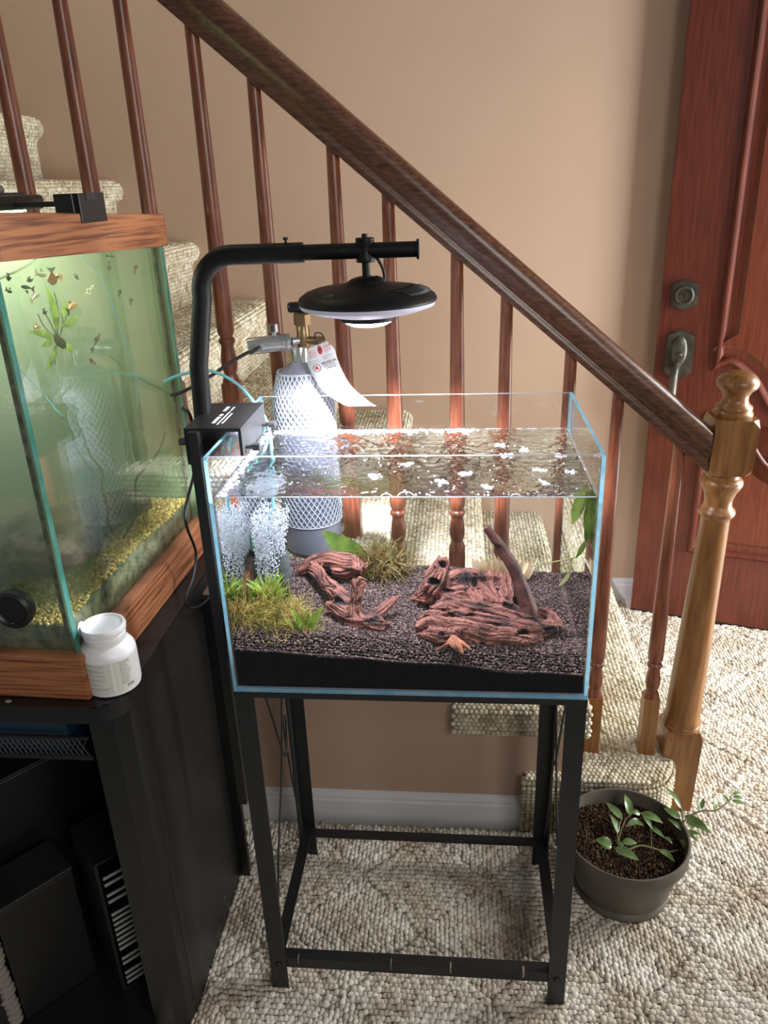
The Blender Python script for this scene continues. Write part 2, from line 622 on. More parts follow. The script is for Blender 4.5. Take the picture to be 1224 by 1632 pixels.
M['fish_red'] = mat('rust_fish_skin', rgb(176, 84, 30), rgb(198, 108, 46), 0.35, scale=40)
M['fish_black'] = mat('black_fin', rgb(26, 25, 22), None, 0.4)
M['fish_pale'] = mat('pale_fish_skin', rgb(206, 208, 150), rgb(226, 220, 180), 0.35, scale=40)
M['murk'] = mat('filter_foam', rgb(44, 50, 36), rgb(64, 70, 50), 0.8, scale=30)
M['blue_plastic'] = mat('dark_blue_plastic', rgb(18, 44, 60), None, 0.35)
M['wicker'] = mat('grey_wicker', rgb(120, 114, 106), rgb(160, 152, 142), 0.7, scale=60)
M['case'] = mat('clear_grey_case_edge', rgb(170, 172, 168), None, 0.3)
M['sponge'] = mat('dark_grey_sponge', rgb(56, 60, 62), rgb(84, 88, 90), 0.9, scale=120, bump=0.4)
M['dirt'] = mat('beige_speck', rgb(150, 130, 110), None, 0.8)
M['lens'] = emit('lit_lamp_lens', (0.93, 0.93, 1.0, 1), 60)
M['led'] = emit('lit_led_strip', (0.95, 1.0, 0.92, 1), 14)

# ================================================================== the setting
WY = 1.70            # stair wall
SY = 0.49            # wall under the stairs
TZ = lambda n: 0.18 + 0.203 * (n - 1)     # tread tops
NX = lambda n: 0.943 - 0.243 * (n - 1)    # nosings

bm = B(); box(bm, (-2.2, -0.8, -0.05), (2.6, WY + 0.1, 0.0)); struct('floor', bm, M['backing'])
bm = B(); box(bm, (-2.6, WY, 0), (2.6, WY + 0.1, 3.4)); struct('wall_back', bm, M['wall'])
bm = B()
prism(bm, [(-2.6, 0), (WY, 0), (WY, 3.4), (-2.6, 3.4)], 1.95, 2.07, axis='x')
bm.free()
bm = B()
box(bm, (1.95, 1.38, 0), (2.07, WY, 3.4)); box(bm, (1.95, 0.40, 2.46), (2.07, 1.38, 3.4)); box(bm, (1.95, -1.6, 0), (2.07, 0.40, 3.4))
struct('wall_right', bm, M['wall'])
# wall under the stairs: stepped top just beneath the treads
poly = [(0.90, 0.0)]
poly += [(0.90, TZ(1) - 0.03)]
for n in range(1, 11):
    poly += [(NX(n) - 0.04, TZ(n) - 0.03 if n > 1 else TZ(1) - 0.03), (NX(n + 1) - 0.04, TZ(n) - 0.03)]
poly = [(0.90, 0.0), (0.90, TZ(1) - 0.03)]
for n in range(2, 11):
    poly += [(NX(n) - 0.05, TZ(n - 1) - 0.03), (NX(n) - 0.05, TZ(n) - 0.03)]
poly += [(-2.2, TZ(10) - 0.03), (-2.2, 0.0)]
bm = B(); prism(bm, poly, SY, SY + 0.06); struct('wall_under_stairs', bm, M['wall'])


def baseboard(name, x0, x1, y, d=-1):
    prof = [(0, 0), (0.016, 0), (0.016, 0.074), (0.012, 0.080), (0.012, 0.086), (0.005, 0.096), (0.0, 0.100)]
    bm = B()
    prism(bm, [(y + d * a, b) for a, b in prof], x0, x1, axis='x')
    return struct(name, bm, M['white_trim'])


baseboard('baseboard_front', -2.2, 0.70, SY)
baseboard('baseboard_back', 0.9, 1.95, WY)

# ---- staircase body with rolled nosings
def step_profile(n):
    """outline points of step n from its riser foot to its tread back, with outward normals"""
    zt, zb, xn = TZ(n), (TZ(n - 1) if n > 1 else 0.0), NX(n)
    xr = xn - 0.034
    pts = [((xr, zb), (1, 0)), ((xr, zt - 0.085), (1, 0)), ((xr + 0.004, zt - 0.072), (0.9, -0.44))]
    for k in range(0, 7):
        a = R(-75 + k * 165 / 6)
        pts.append(((xn - 0.032 + 0.032 * cos(a), zt - 0.032 + 0.032 * sin(a)), (cos(a), sin(a))))
    pts.append(((NX(n + 1) - 0.034, zt), (0, 1)))
    return pts


outline = []
for n in range(1, 12):
    outline += [p for p, _ in step_profile(n)]
poly = [(-2.2, 0.0)] + [(outline[0][0], 0.0)] + outline[1:]
poly = [(x, z) for x, z in poly if x > -1.8] 
poly = [(-1.75, 0.3)] + [(outline[0][0], 0.0)] + [p for p in outline[1:]] + [(outline[-1][0], 0.3)]
bm = B(); prism(bm, [(outline[0][0] - 0.3, 0.0)] + [outline[0]] + outline[1:] + [(outline[-1][0], outline[-1][1] - 0.3)], SY + 0.062, WY)
stair = struct('staircase', bm, M['backing'])
# carpeted tread ends that wrap over the wall under the stairs
for n in range(2, 9):
    bm = B(); box(bm, (NX(n + 1) - 0.085, 0.462, TZ(n) - 0.078), (NX(n) - 0.004, SY + 0.07, TZ(n) - 0.002), bev=0.022, seg=3)
    obj('tread_end', bm, M['backing'], stair, world=False)
# starting step: rounded end in front of the wall
bm = B()
arc = [(0.835 + 0.092 * cos(R(a)), 0.562 + 0.092 * sin(R(a))) for a in range(-90, 1, 15)]
prism(bm, [(0.55, SY + 0.07), (0.55, 0.470)] + arc + [(0.927, SY + 0.072)], 0.0, TZ(1) - 0.011, axis='z')
bmesh.ops.bevel(bm, geom=[e for e in bm.edges if all(v.co.z > 0.1 for v in e.verts)], offset=0.014, segments=3, affect='EDGES')
obj('starting_step_end', bm, M['backing'], stair, world=False)

# ---- loop pile of the stairs
pts, rots, scls = [], [], []
def loop(x, y, z, nx, ny, nz, s=1.0, flat=1.0, spin=0.0):
    pts.append((x, y, z))
    q = Vector((nx, ny, nz)).to_track_quat('Z', 'Y')
    e = (q.to_matrix() @ Matrix.Rotation(spin, 3, 'Z')).to_euler()
    rots.append(tuple(e))
    k = s * rnd.uniform(0.85, 1.15)
    scls.append((k, k * rnd.uniform(0.85, 1.1), k * flat * rnd.uniform(0.8, 1.2)))

SP = 0.0118
for n in range(1, 11):
    prof = step_profile(n)
    segs = []
    for (a, na), (b, nb) in zip(prof, prof[1:]):
        L_ = math.hypot(b[0] - a[0], b[1] - a[1])
        segs.append((a, b, na, nb, L_))
    tot = sum(s[4] for s in segs)
    row = 0
    k = 0.5
    while k * SP < tot:
        s_ = k * SP
        acc = 0
        for a, b, na, nb, L_ in segs:
            if acc + L_ >= s_ and L_ > 0:
                t = (s_ - acc) / L_
                break
            acc += L_
        x, z = a[0] + (b[0] - a[0]) * t, a[1] + (b[1] - a[1]) * t
        nx, nz = na[0] + (nb[0] - na[0]) * t, na[1] + (nb[1] - na[1]) * t
        y0 = 0.50 if n > 1 else 0.56
        ny = int((WY - y0) / SP)
        for j in range(ny):
            y = y0 + (j + 0.5 * (row % 2)) * SP + rnd.uniform(-0.002, 0.002)
            if n == 1 and 0.545 < y < 0.655 and x > 0.895:
                continue
            loop(x + rnd.uniform(-0.0015, 0.0015), y, z + rnd.uniform(-0.001, 0.001), nx, 0, nz, 1.0 + 0.25 * noise.noise((x * 9, y * 9, z * 9)))
        row += 1
        k += 1
# loops of the wrapped tread ends (front, top, underside edge and nose)
for n in range(2, 9):
    x0, x1, z0, z1 = NX(n + 1) - 0.082, NX(n) - 0.006, TZ(n) - 0.076, TZ(n)
    for i in range(int((x1 - x0) / SP) + 1):
        for k in range(11):
            s_ = k * SP - 0.02
            x = x0 + i * SP + 0.5 * SP * (k % 2) + rnd.uniform(-0.001, 0.001)
            if s_ < 0:
                y, z, nn = 0.466, z0 + 0.01 + s_ * 0.3, (0, -0.7, -0.7)
            elif s_ < 0.066:
                y, z, nn = 0.462, z0 + 0.008 + s_, (0, -1, 0)
            else:
                y, z, nn = 0.466 + (s_ - 0.066), z1 - 0.002, (0, -0.3, 1)
            loop(x, y, z, *nn, 1.05)
    for k in range(7):
        for j in range(5):
            loop(x1 + 0.002, 0.468 + j * SP, z0 + 0.006 + k * SP, 1, -0.1, 0.1, 1.05)
# loops of the starting step's rounded end
for k in range(-1, 17):
    zz = 0.006 + k * SP * .93
    for i in range(60):
        s_ = i * SP
        if s_ < 0.285:
            x, y, nx_, ny_ = 0.55 + s_, 0.462, 0, -1
        elif s_ < 0.285 + 0.157:
            a = -pi / 2 + (s_ - 0.285) / 0.10
            x, y, nx_, ny_ = 0.835 + 0.10 * cos(a), 0.562 + 0.10 * sin(a), cos(a), sin(a)
        else:
            continue
        zz2 = min(zz, TZ(1) - 0.008)
        up = 0.0 if zz < TZ(1) - 0.03 else 0.7
        loop(x - nx_ * up * 0.012, y - ny_ * up * 0.012, zz2, nx_, ny_, up, 1.05)
for i in range(34):
    for j in range(12):
        x, y = 0.555 + i * SP + 0.5 * SP * (j % 2), 0.466 + j * SP
        if x > 0.835 and math.hypot(x - 0.835, min(0, y - 0.562)) > 0.098:
            continue
        if x > 0.895 and y > 0.548:
            continue
        loop(x, y, TZ(1) - 0.003, 0, 0, 1, 1.05 + 0.25 * noise.noise((x * 11, y * 11, 1)))
o = scatter('stair_carpet_pile', pts, rots, scls, M['stair_carpet'], radius=(0.0072, 0.0068, 0.0056), sub=1)
tag(o, 'oatmeal loop pile carpet covering the stair treads, risers and rounded starting step', 'carpet', kind='stuff')

# ---- loop pile of the floor: ribs of loops laid out in nested diamonds
pts, rots, scls = [], [], []
CELL = 0.30
def floor_free(x, y):
    if y > SY - 0.02 and x < 0.90:
        return False
    if y > 0.46 and x < 0.93:
        return False
    if x < -0.22 and y < 0.46:
        return False
    return -0.5 < y < WY - 0.01
x = -0.24
RX = 0.0112
for i in range(int(2.25 / 0.0100)):
    x = -0.24 + i * 0.0100
    for j in range(int(2.3 / 0.0122)):
        y = -0.5 + j * 0.0122
        # rows run along y; every row is offset, and whole fields flip to rows along x
        fx, fy = (x / CELL) % 1.0, (y / CELL) % 1.0
        cell = (abs(fx - 0.5) + abs(fy - 0.5)) < 0.5
        jx, jy = rnd.uniform(-0.0014, 0.0014), rnd.uniform(-0.0016, 0.0016)
        d = abs(fx - 0.5) + abs(fy - 0.5)
        if cell:
            px, py, sp = x, y + (i % 2) * 0.006, pi / 2
        else:
            px, py, sp = x + (j % 2) * 0.005, y, 0.0
        if not floor_free(px, py):
            continue
        rib = (int(d * 14) % 2)
        edge = abs(d - 0.5) < 0.025
        h = 0.0035 + 0.0022 * rib - (0.004 if edge else 0.0) + 0.0015 * noise.noise((px * 14, py * 14, 0))
        pts.append((px + jx, py + jy, h))
        rots.append((rnd.uniform(-.25, .25), rnd.uniform(-.25, .25), sp + rnd.uniform(-0.35, 0.35)))
        k = rnd.uniform(0.85, 1.2) * (0.9 if edge else 1.0)
        scls.append((k, k * rnd.uniform(0.85, 1.1), k))
o = scatter('floor_carpet_pile', pts, rots, scls, M['carpet'], radius=(0.0080, 0.0066, 0.0062), sub=2)
tag(o, 'cream loop pile carpet with a ribbed diamond pattern covering the hall floor', 'carpet', kind='stuff')

# ---- front door, standing open against the stair wall
dang = math.atan2(-0.303, 0.953)
door = thing('door_1', 'open mahogany front door with raised panels standing beside the newel post', 'door', (1.046, 1.609, 0.0), dang)
door['kind'] = 'structure'
bm = B(); box(bm, (0, 0, 0.016), (0.905, 0.044, 2.44), bev=0.002); obj('door_slab', bm, M['door'], door, world=False)
bm = B(); box(bm, (0.0, 0.002, 0.003), (0.905, 0.042, 0.018), bev=0.001); obj('door_sweep', bm, M['rubber'], door, world=False)


def panel(name, path, inset):
    """moulding swept round a closed outline plus the raised field inside it (door space, facing -y)"""
    P = [Vector((p[0], 0, p[1])) for p in path]
    n = len(P)
    prof = [(-0.004, 0.001), (0.002, -0.008), (0.009, -0.013), (0.016, -0.011), (0.021, -0.004), (0.026, 0.003), (0.030, 0.003)]
    def off(dist):
        out = []
        for i in range(n):
            a, b, c = P[i - 1], P[i], P[(i + 1) % n]
            d1, d2 = (b - a).normalized(), (c - b).normalized()
            n1, n2 = Vector((-d1.z, 0, d1.x)), Vector((-d2.z, 0, d2.x))
            m = (n1 + n2)
            m = m / max(0.4, m.length_squared / 2) 
            out.append(b + m * dist)
        return out
    bm = B()
    rings = []
    for o_, y in prof:
        rings.append([bm.verts.new((q.x, y - 0.001, q.z)) for q in off(o_)])
    for a, b in zip(rings, rings[1:]):
        for i in range(n):
            j = (i + 1) % n
            bm.faces.new((a[i], a[j], b[j], b[i]))
    obj('panel_moulding', bm, M['door'], door, world=False, smooth='auto')
    bm = B()
    o1, o2, o3 = off(0.030), off(inset), off(inset + 0.012)
    r1 = [bm.verts.new((q.x, 0.001, q.z)) for q in o1]
    r2 = [bm.verts.new((q.x, -0.003, q.z)) for q in o2]
    r3 = [bm.verts.new((q.x, -0.010, q.z)) for q in o3]
    for a, b in ((r1, r2), (r2, r3)):
        for i in range(n):
            j = (i + 1) % n
            bm.faces.new((a[i], a[j], b[j], b[i]))
    bm.faces.new(r3)
    obj('raised_panel', bm, M['door_panel'], door, world=False)


def mirror_curve(pts_):
    return pts_ + [(0.9 - u, z) for u, z in reversed(pts_)]
up = mirror_curve(catmull_2 := [(p.x, p.z) for p in catmull([(0.205, 0, 0.968), (0.240, 0, 0.972), (0.309, 0, 0.917), (0.367, 0, 0.830), (0.42, 0, 0.79), (0.449, 0, 0.785)], 5)])
upper = [(0.187, 2.28), (0.187, 0.955)] + up + [(0.713, 0.955), (0.713, 2.28)]
panel('upper', upper, 0.05)
lo = mirror_curve([(p.x, p.z) for p in catmull([(0.20, 0, 0.815), (0.245, 0, 0.812), (0.322, 0, 0.747), (0.391, 0, 0.654), (0.449, 0, 0.625)], 5)])
lower = [(0.724, 0.815), (0.724, 0.286), (0.176, 0.286), (0.176, 0.815)]
lower = [(0.176, 0.286), (0.724, 0.286), (0.724, 0.80)] + lo[::-1] + [(0.176, 0.80)]
panel('lower', lower, 0.05)


def plate(w, h, u, z, notch=0.012):
    bm = B()
    pl = []
    for i in range(9):
        t = i / 8
        pl.append((u - w / 2 + w * t, z + h / 2 - notch + notch * sin(pi * t) * (1.2 if 0.15 < t < 0.85 else 0.1)))
    for i in range(9):
        t = i / 8
        pl.append((u + w / 2 - w * t, z - h / 2 + notch - notch * sin(pi * t) * (1.2 if 0.15 < t < 0.85 else 0.1)))
    prism(bm, pl, -0.012, 0.0)
    bmesh.ops.bevel(bm, geom=[e for e in bm.edges if all(v.co.y < -0.011 for v in e.verts)], offset=0.005, segments=2, affect='EDGES')
    return bm


db = obj('deadbolt', plate(0.082, 0.088, 0.073, 1.193), M['bronze'], door, world=False)
Ry = Matrix.Rotation(R(90), 4, 'X')
bm = B(); lathe(bm, [(0.030, 0), (0.030, 0.012), (0.026, 0.017), (0.022, 0.016), (0.022, 0.012), (0.0, 0.012)], 28, Matrix.Translation((0.073, -0.010, 1.193)) @ Ry)
obj('lock_cylinder', bm, M['bronze'], db, world=False, smooth='auto')
bm = B(); box(bm, (0.0715, -0.0232, 1.186), (0.0745, -0.0222, 1.198)); lathe(bm, [(0.003, 0), (0.003, 0.001)], 10, Matrix.Translation((0.073, -0.0222, 1.198)) @ Ry)
obj('keyhole', bm, M['rubber'], db, world=False)
hs = obj('handle', plate(0.088, 0.155, 0.075, 1.000, 0.016), M['bronze'], door, world=False)
bm = B(); sphere(bm, (0.075, -0.012, 1.012), 1, 3, (0.026, 0.012, 0.052)); obj('thumb_boss', bm, M['bronze'], hs, world=False, smooth=True)
bm = B(); sphere(bm, (0.077, -0.026, 1.004), 1, 2, (0.012, 0.010, 0.006)); obj('thumb_latch', bm, M['bronze'], hs, world=False, smooth=True)
bm = B(); tube(bm, catmull([(0.072, -0.010, 0.968), (0.072, -0.040, 0.966), (0.070, -0.062, 0.940), (0.067, -0.070, 0.87), (0.067, -0.066, 0.80), (0.069, -0.040, 0.745), (0.07, -0.008, 0.735)], 6), [0.011, 0.012, 0.013, 0.0165, 0.0155, 0.012, 0.012], 14)
obj('grip', bm, M['bronze'], hs, world=False, smooth=True)

# ================================================================== stair rail
BY = 0.58
railz = lambda x: 1.0 - 0.852 * (x - 0.87)
words_ = ['first', 'second', 'third', 'fourth', 'fifth', 'sixth', 'seventh', 'eighth', 'ninth', 'tenth', 'eleventh', 'twelfth']
bx = [0.867, 0.728, 0.623, 0.486, 0.383, 0.2455, 0.139, -0.007, -0.117, -0.249, -0.366, -0.505]
notes_ = ['standing beside the newel post on the starting step', 'just right of the rimless aquarium', 'behind the right aquarium corner',
          'seen above the right half of the rimless aquarium', 'right of the hanging lamp', 'directly behind the hanging lamp', 'behind the left lamp rim',
          'behind the bent lamp tube and gas bottle', 'next to the bend of the lamp tube', 'above the back corner of the oak trimmed aquarium',
          'behind the black bracket on the oak trim', 'leftmost, at the picture edge']
for i, x in enumerate(bx[:12]):
    n = i // 2 + 1
    zt = TZ(n) + 0.002
    t = thing('baluster', f'{words_[i]} turned baluster from the newel post, {notes_[i]}', 'baluster', (x, BY, zt), group='turned stair balusters')
    top = railz(x) - zt + 0.012
    bm = B()
    box(bm, (-0.019, -0.019, -0.004), (0.019, 0.019, 0.170), bev=0.0015)
    obj('base_block', bm, M['baluster' if i > 1 else 'newel'], t, world=False)
    bm = B()
    prof = [(0.0185, 0.168), (0.0187, 0.175), (0.015, 0.186), (0.0135, 0.190), (0.0155, 0.196), (0.0178, 0.208), (0.0180, 0.218), (0.0158, 0.236), (0.0138, 0.250),
            (0.0142, 0.2535), (0.0172, 0.257), (0.0185, 0.2615), (0.0172, 0.266), (0.0142, 0.269), (0.0146, 0.273), (0.0182, 0.279), (0.0186, 0.30)]
    for k in range(1, 9):
        prof.append((0.0186 - 0.0060 * (k / 8) ** 1.1, 0.30 + (top - 0.30) * k / 8))
    lathe(bm, prof, 20)
    obj('turned_shaft', bm, M['baluster'], t, world=False, smooth='auto')

# handrail
t = thing('handrail', 'dark stained moulded wooden handrail sloping down to the newel post', 'handrail', (0.925, BY, railz(0.925)))
d = Vector((-1, 0, 0.852)).normalized()
nrm = Vector((0.852, 0, 1)).normalized()
half = [(0.021, 0.0), (0.0225, 0.003), (0.0225, 0.011), (0.0195, 0.016), (0.0190, 0.020), (0.024, 0.027), (0.0300, 0.034), (0.0335, 0.044), (0.0335, 0.052), (0.031, 0.061), (0.025, 0.069), (0.014, 0.0745), (0.0, 0.076)]
sec = [(-a, b) for a, b in half] + [(a, b) for a, b in reversed(half[:-1])]
bm = B()
p0 = Vector((0.925, BY, railz(0.925)))
L0 = 1.9
ra = [bm.verts.new(p0 + Vector((0, s_, 0)) + nrm * h_ + d * (0.852 * h_ * 0.0 + (h_ * 0.852))) for s_, h_ in sec]
rb = [bm.verts.new(p0 + Vector((0, s_, 0)) + nrm * h_ + d * L0) for s_, h_ in sec]
for i in range(len(sec)):
    j = (i + 1) % len(sec)
    bm.faces.new((ra[i], ra[j], rb[j], rb[i]))
bm.faces.new(ra[::-1]); bm.faces.new(rb)
obj('rail', bm, M['rail'], t, smooth='auto')

# newel post
t = thing('newel_post', 'golden turned newel post with a mushroom cap at the foot of the stairs', 'post', (0.948, 0.60, 0.0), rot=(0, R(1.5), 0))
bm = B()
b4 = box(bm, (-0.0455, -0.0455, -0.001), (0.0455, 0.0455, 0.235))
obj('square_base', bm, M['newel'], t, world=False)
bm = B()
def square_to_round(z0, z1, s, r, flip=False):
    pass
# chamfered shoulder above the base
vs = box(bm, (-0.0455, -0.0455, 0.235), (0.0455, 0.0455, 0.255))
for v in vs:
    if v.co.z > 0.25:
        v.co.x *= 0.86; v.co.y *= 0.86
obj('shoulder', bm, M['newel'], t, world=False)
bm = B()
lathe(bm, [(0.044, 0.250), (0.0475, 0.256), (0.0475, 0.262), (0.044, 0.267), (0.046, 0.271), (0.046, 0.277), (0.0425, 0.283), (0.042, 0.30), (0.040, 0.45), (0.0355, 0.65), (0.0315, 0.828),
           (0.033, 0.834), (0.039, 0.840), (0.0405, 0.846), (0.039, 0.852), (0.032, 0.858), (0.030, 0.866), (0.0305, 0.878), (0.035, 0.894), (0.042, 0.906), (0.0455, 0.914), (0.0455, 0.922), (0.041, 0.928), (0.036, 0.931), (0.036, 0.944)], 40)
obj('turned_shaft', bm, M['newel'], t, world=False, smooth='auto')
bm = B()
vs = box(bm, (-0.0455, -0.0455, 0.945), (0.0455, 0.0455, 1.070))
for v in list(bm.verts):
    pass
# clipped corners top and bottom
geo = bmesh.ops.bevel(bm, geom=[v for v in bm.verts], offset=0.016, segments=1, affect='VERTICES')
obj('square_block', bm, M['newel'], t, world=False)
bm = B()
lathe(bm, [(0.038, 1.066), (0.041, 1.072), (0.041, 1.079), (0.037, 1.084), (0.0385, 1.088), (0.037, 1.093), (0.030, 1.098), (0.0265, 1.106), (0.0265, 1.114), (0.031, 1.124), (0.040, 1.132), (0.0435, 1.140), (0.0425, 1.148), (0.035, 1.158), (0.022, 1.165), (0.008, 1.168), (0.0, 1.1685)], 40)
obj('cap', bm, M['newel'], t, world=False, smooth='auto')

# ================================================================== rimless aquarium on its black stand
AZ, AH, AW, AD = 0.757, 0.427, 0.600, 0.370
G6 = 0.006
WL = AZ + 0.358           # water line
aq = thing('rimless_aquarium', 'clear rimless glass aquarium with bright blue edges on the black metal stand', 'aquarium', (0, 0, AZ))


def pane(name, lo, hi, edge_faces, parent, m_face, m_edge):
    """a glass plate; the polished edges listed in edge_faces ('x','y','z' axes) get the edge colour"""
    bm = B()
    box(bm, lo, hi)
    o = obj(name, bm, [m_face, m_edge], parent)
    for p in o.data.polygons:
        ax = max(range(3), key=lambda k: abs(p.normal[k]))
        if 'xyz'[ax] in edge_faces:
            p.material_index = 1
    return o


M['pale_edge'] = mat('pale_polished_edge', rgb(196, 206, 222), None, .15, transl=.5)
pane('front_pane', (G6, 0, AZ + 0.008), (AW - G6, G6, AZ + AH), 'z', aq, M['glass'], M['pale_edge'])
pane('back_pane', (G6, AD - G6, AZ + 0.008), (AW - G6, AD, AZ + AH), 'z', aq, M['glass'], M['pale_edge'])
pane('side_pane', (0, 0, AZ + 0.008), (G6, AD, AZ + AH), 'yz', aq, M['glass'], M['glass_edge'])
pane('side_pane', (AW - G6, 0, AZ + 0.008), (AW, AD, AZ + AH), 'yz', aq, M['glass'], M['glass_edge'])
pane('bottom_pane', (0, 0, AZ), (AW, AD, AZ + 0.008), 'xy', aq, M['glass'], M['glass_edge'])
for (x, y) in ((G6, G6), (AW - G6, G6), (G6, AD - G6), (AW - G6, AD - G6)):
    sx, sy = (1 if x < .3 else -1), (1 if y < .2 else -1)
    bm = B()
    prism(bm, [(x, y), (x + sx * .003, y), (x, y + sy * .003)], AZ + 0.01, AZ + AH - 0.004, axis='z')
    obj('silicone_seam', bm, M['silicone'], aq)

# water surface, rippled
NXg, NYg = 150, 96
bm = B()
gr = []
for i in range(NXg + 1):
    row = []
    for j in range(NYg + 1):
        x = G6 + 0.001 + (AW - 2 * G6 - 0.002) * i / NXg
        y = G6 + 0.001 + (AD - 2 * G6 - 0.002) * j / NYg
        amp = 0.0014 + 0.0026 * math.exp(-((x - 0.12) ** 2 + (y - 0.26) ** 2) / 0.045)
        h = amp * (noise.noise((x * 60, y * 95, 0.3)) + 0.6 * noise.noise((x * 130, y * 190, 4.1)))
        e = min(x - G6, AW - G6 - x, y - G6, AD - G6 - y)
        h += 0.0025 * math.exp(-e / 0.003)
        row.append(bm.verts.new((x, y, WL + h)))
    gr.append(row)
for i in range(NXg):
    for j in range(NYg):
        bm.faces.new((gr[i][j], gr[i + 1][j], gr[i + 1][j + 1], gr[i][j + 1]))
m, nt, out = new_mat('water_side')
tr = nt.nodes.new('ShaderNodeBsdfTransparent'); tr.inputs['Color'].default_value = (.975, .985, .985, 1)
gl = nt.nodes.new('ShaderNodeBsdfGlossy'); gl.inputs['Roughness'].default_value = 0.0
fr = nt.nodes.new('ShaderNodeFresnel'); fr.inputs['IOR'].default_value = 1.33
mx = nt.nodes.new('ShaderNodeMixShader')
ge = nt.nodes.new('ShaderNodeNewGeometry'); mu = nt.nodes.new('ShaderNodeMath'); mu.operation = 'MULTIPLY'
nt.links.new(fr.outputs[0], mu.inputs[0]); nt.links.new(ge.outputs['Backfacing'], mu.inputs[1])     # only the inner side mirrors
nt.links.new(mu.outputs[0], mx.inputs[0]); nt.links.new(tr.outputs[0], mx.inputs[1]); nt.links.new(gl.outputs[0], mx.inputs[2]); nt.links.new(mx.outputs[0], out.inputs['Surface'])
M['water_side'] = m
rim_ = [gr[i][0] for i in range(NXg + 1)] + [gr[NXg][j] for j in range(1, NYg + 1)] + [gr[i][NYg] for i in range(NXg - 1, -1, -1)] + [gr[0][j] for j in range(NYg - 1, 0, -1)]
low = [bm.verts.new((v.co.x, v.co.y, AZ + 0.0095)) for v in rim_]
side_f = []
for i in range(len(rim_)):
    j = (i + 1) % len(rim_)
    f_ = bm.faces.new((rim_[i], rim_[j], low[j], low[i])); f_.material_index = 1
bm.faces.new(low).material_index = 1
o = obj('water', bm, [M['water_top'], M['water_side']], None)
for p in o.data.polygons:
    p.use_smooth = p.material_index == 0
tag(o, 'rippled clear water surface filling the rimless aquarium', 'water', kind='stuff')
# meniscus line along the front and right panes
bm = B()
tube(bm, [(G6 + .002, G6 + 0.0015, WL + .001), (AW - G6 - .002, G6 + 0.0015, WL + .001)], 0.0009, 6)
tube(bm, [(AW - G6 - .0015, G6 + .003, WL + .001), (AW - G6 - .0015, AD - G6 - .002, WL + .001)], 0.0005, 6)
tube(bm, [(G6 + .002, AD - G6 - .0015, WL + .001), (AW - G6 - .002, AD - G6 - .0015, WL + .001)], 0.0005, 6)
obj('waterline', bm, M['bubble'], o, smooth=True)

# foam bubbles floating on the water
pts, rots, scls = [], [], []
def bub(x, y, r, dz=0.0):
    pts.append((x, y, WL + dz)); rots.append((0, 0, 0)); scls.append((r, r, r * 0.8))
for k in range(420):      # along the back glass
    x = G6 + 0.02 + rnd.random() ** 1.1 * 0.40
    y = AD - G6 - 0.003 - abs(rnd.gauss(0, 0.010))
    bub(x, y, rnd.uniform(0.0014, 0.0042))
for k in range(300):      # along the left glass
    y = rnd.uniform(G6 + .004, AD - 0.02)
    bub(G6 + 0.003 + abs(rnd.gauss(0, 0.007)), y, rnd.uniform(0.0013, 0.0036))
for k in range(130):
    bub(rnd.uniform(0.05, 0.57), rnd.uniform(0.02, AD - 0.03), rnd.uniform(0.0007, 0.0017))
for k in range(60):
    bub(rnd.uniform(0.30, 0.58), G6 + abs(rnd.gauss(0, 0.02)) + 0.004, rnd.uniform(0.0008, 0.0022))
for cx_, cy_ in ((0.47, 0.20), (0.50, 0.235), (0.46, 0.26), (0.52, 0.13), (0.40, 0.11), (0.36, 0.07), (0.52, 0.07), (0.30, 0.16), (0.25, 0.10), (0.56, 0.20), (0.57, 0.12), (0.43, 0.05)):
    for k in range(16):
        a, r_ = rnd.uniform(0, 2 * pi), rnd.uniform(0, 0.012)
        bub(cx_ + r_ * cos(a), cy_ + r_ * sin(a), rnd.uniform(0.0016, 0.0036), 0.001)
M['foam'] = pane_mat('foam_film', (.97, .98, 1, 1), ior=2.1, haze=rgb(245, 245, 250), haze_amt=.34)
o = scatter('foam_bubbles', pts, rots, scls, M['foam'], sub=2)
tag(o, 'small white foam bubbles floating along the glass on the water', 'bubbles', kind='stuff')
# the few large domes against the front glass
for k, (x, r_) in enumerate(((0.277, 0.0085), (0.307, 0.0125), (0.473, 0.0075))):
    bm = B()
    rings = lathe(bm, [(r_ * cos(R(a)), 0.75 * r_ * sin(R(a))) for a in range(0, 91, 15)], 20, Matrix.Translation((x, G6 + r_ + 0.001, WL)), cap=False)
    o = obj('large_bubble', bm, pane_mat('bubble_film', (1, 1, 1, 1), ior=1.9) if k == 0 else bpy.data.materials['bubble_film'], smooth=True)
    tag(o, ['medium dome bubble left of the widest one at the front waterline', 'widest clear dome bubble at the front waterline', 'small dome bubble at the front waterline near the right end'][k], 'bubble', 'dome bubbles at the front waterline')
    bm = B()
    tube(bm, [(x + r_ * 1.02 * cos(R(a)), G6 + 0.0018, WL + 0.75 * r_ * sin(R(a))) for a in range(0, 181, 12)], 0.0008, 5)
    obj('bright_rim', bm, M['bubble'], o)

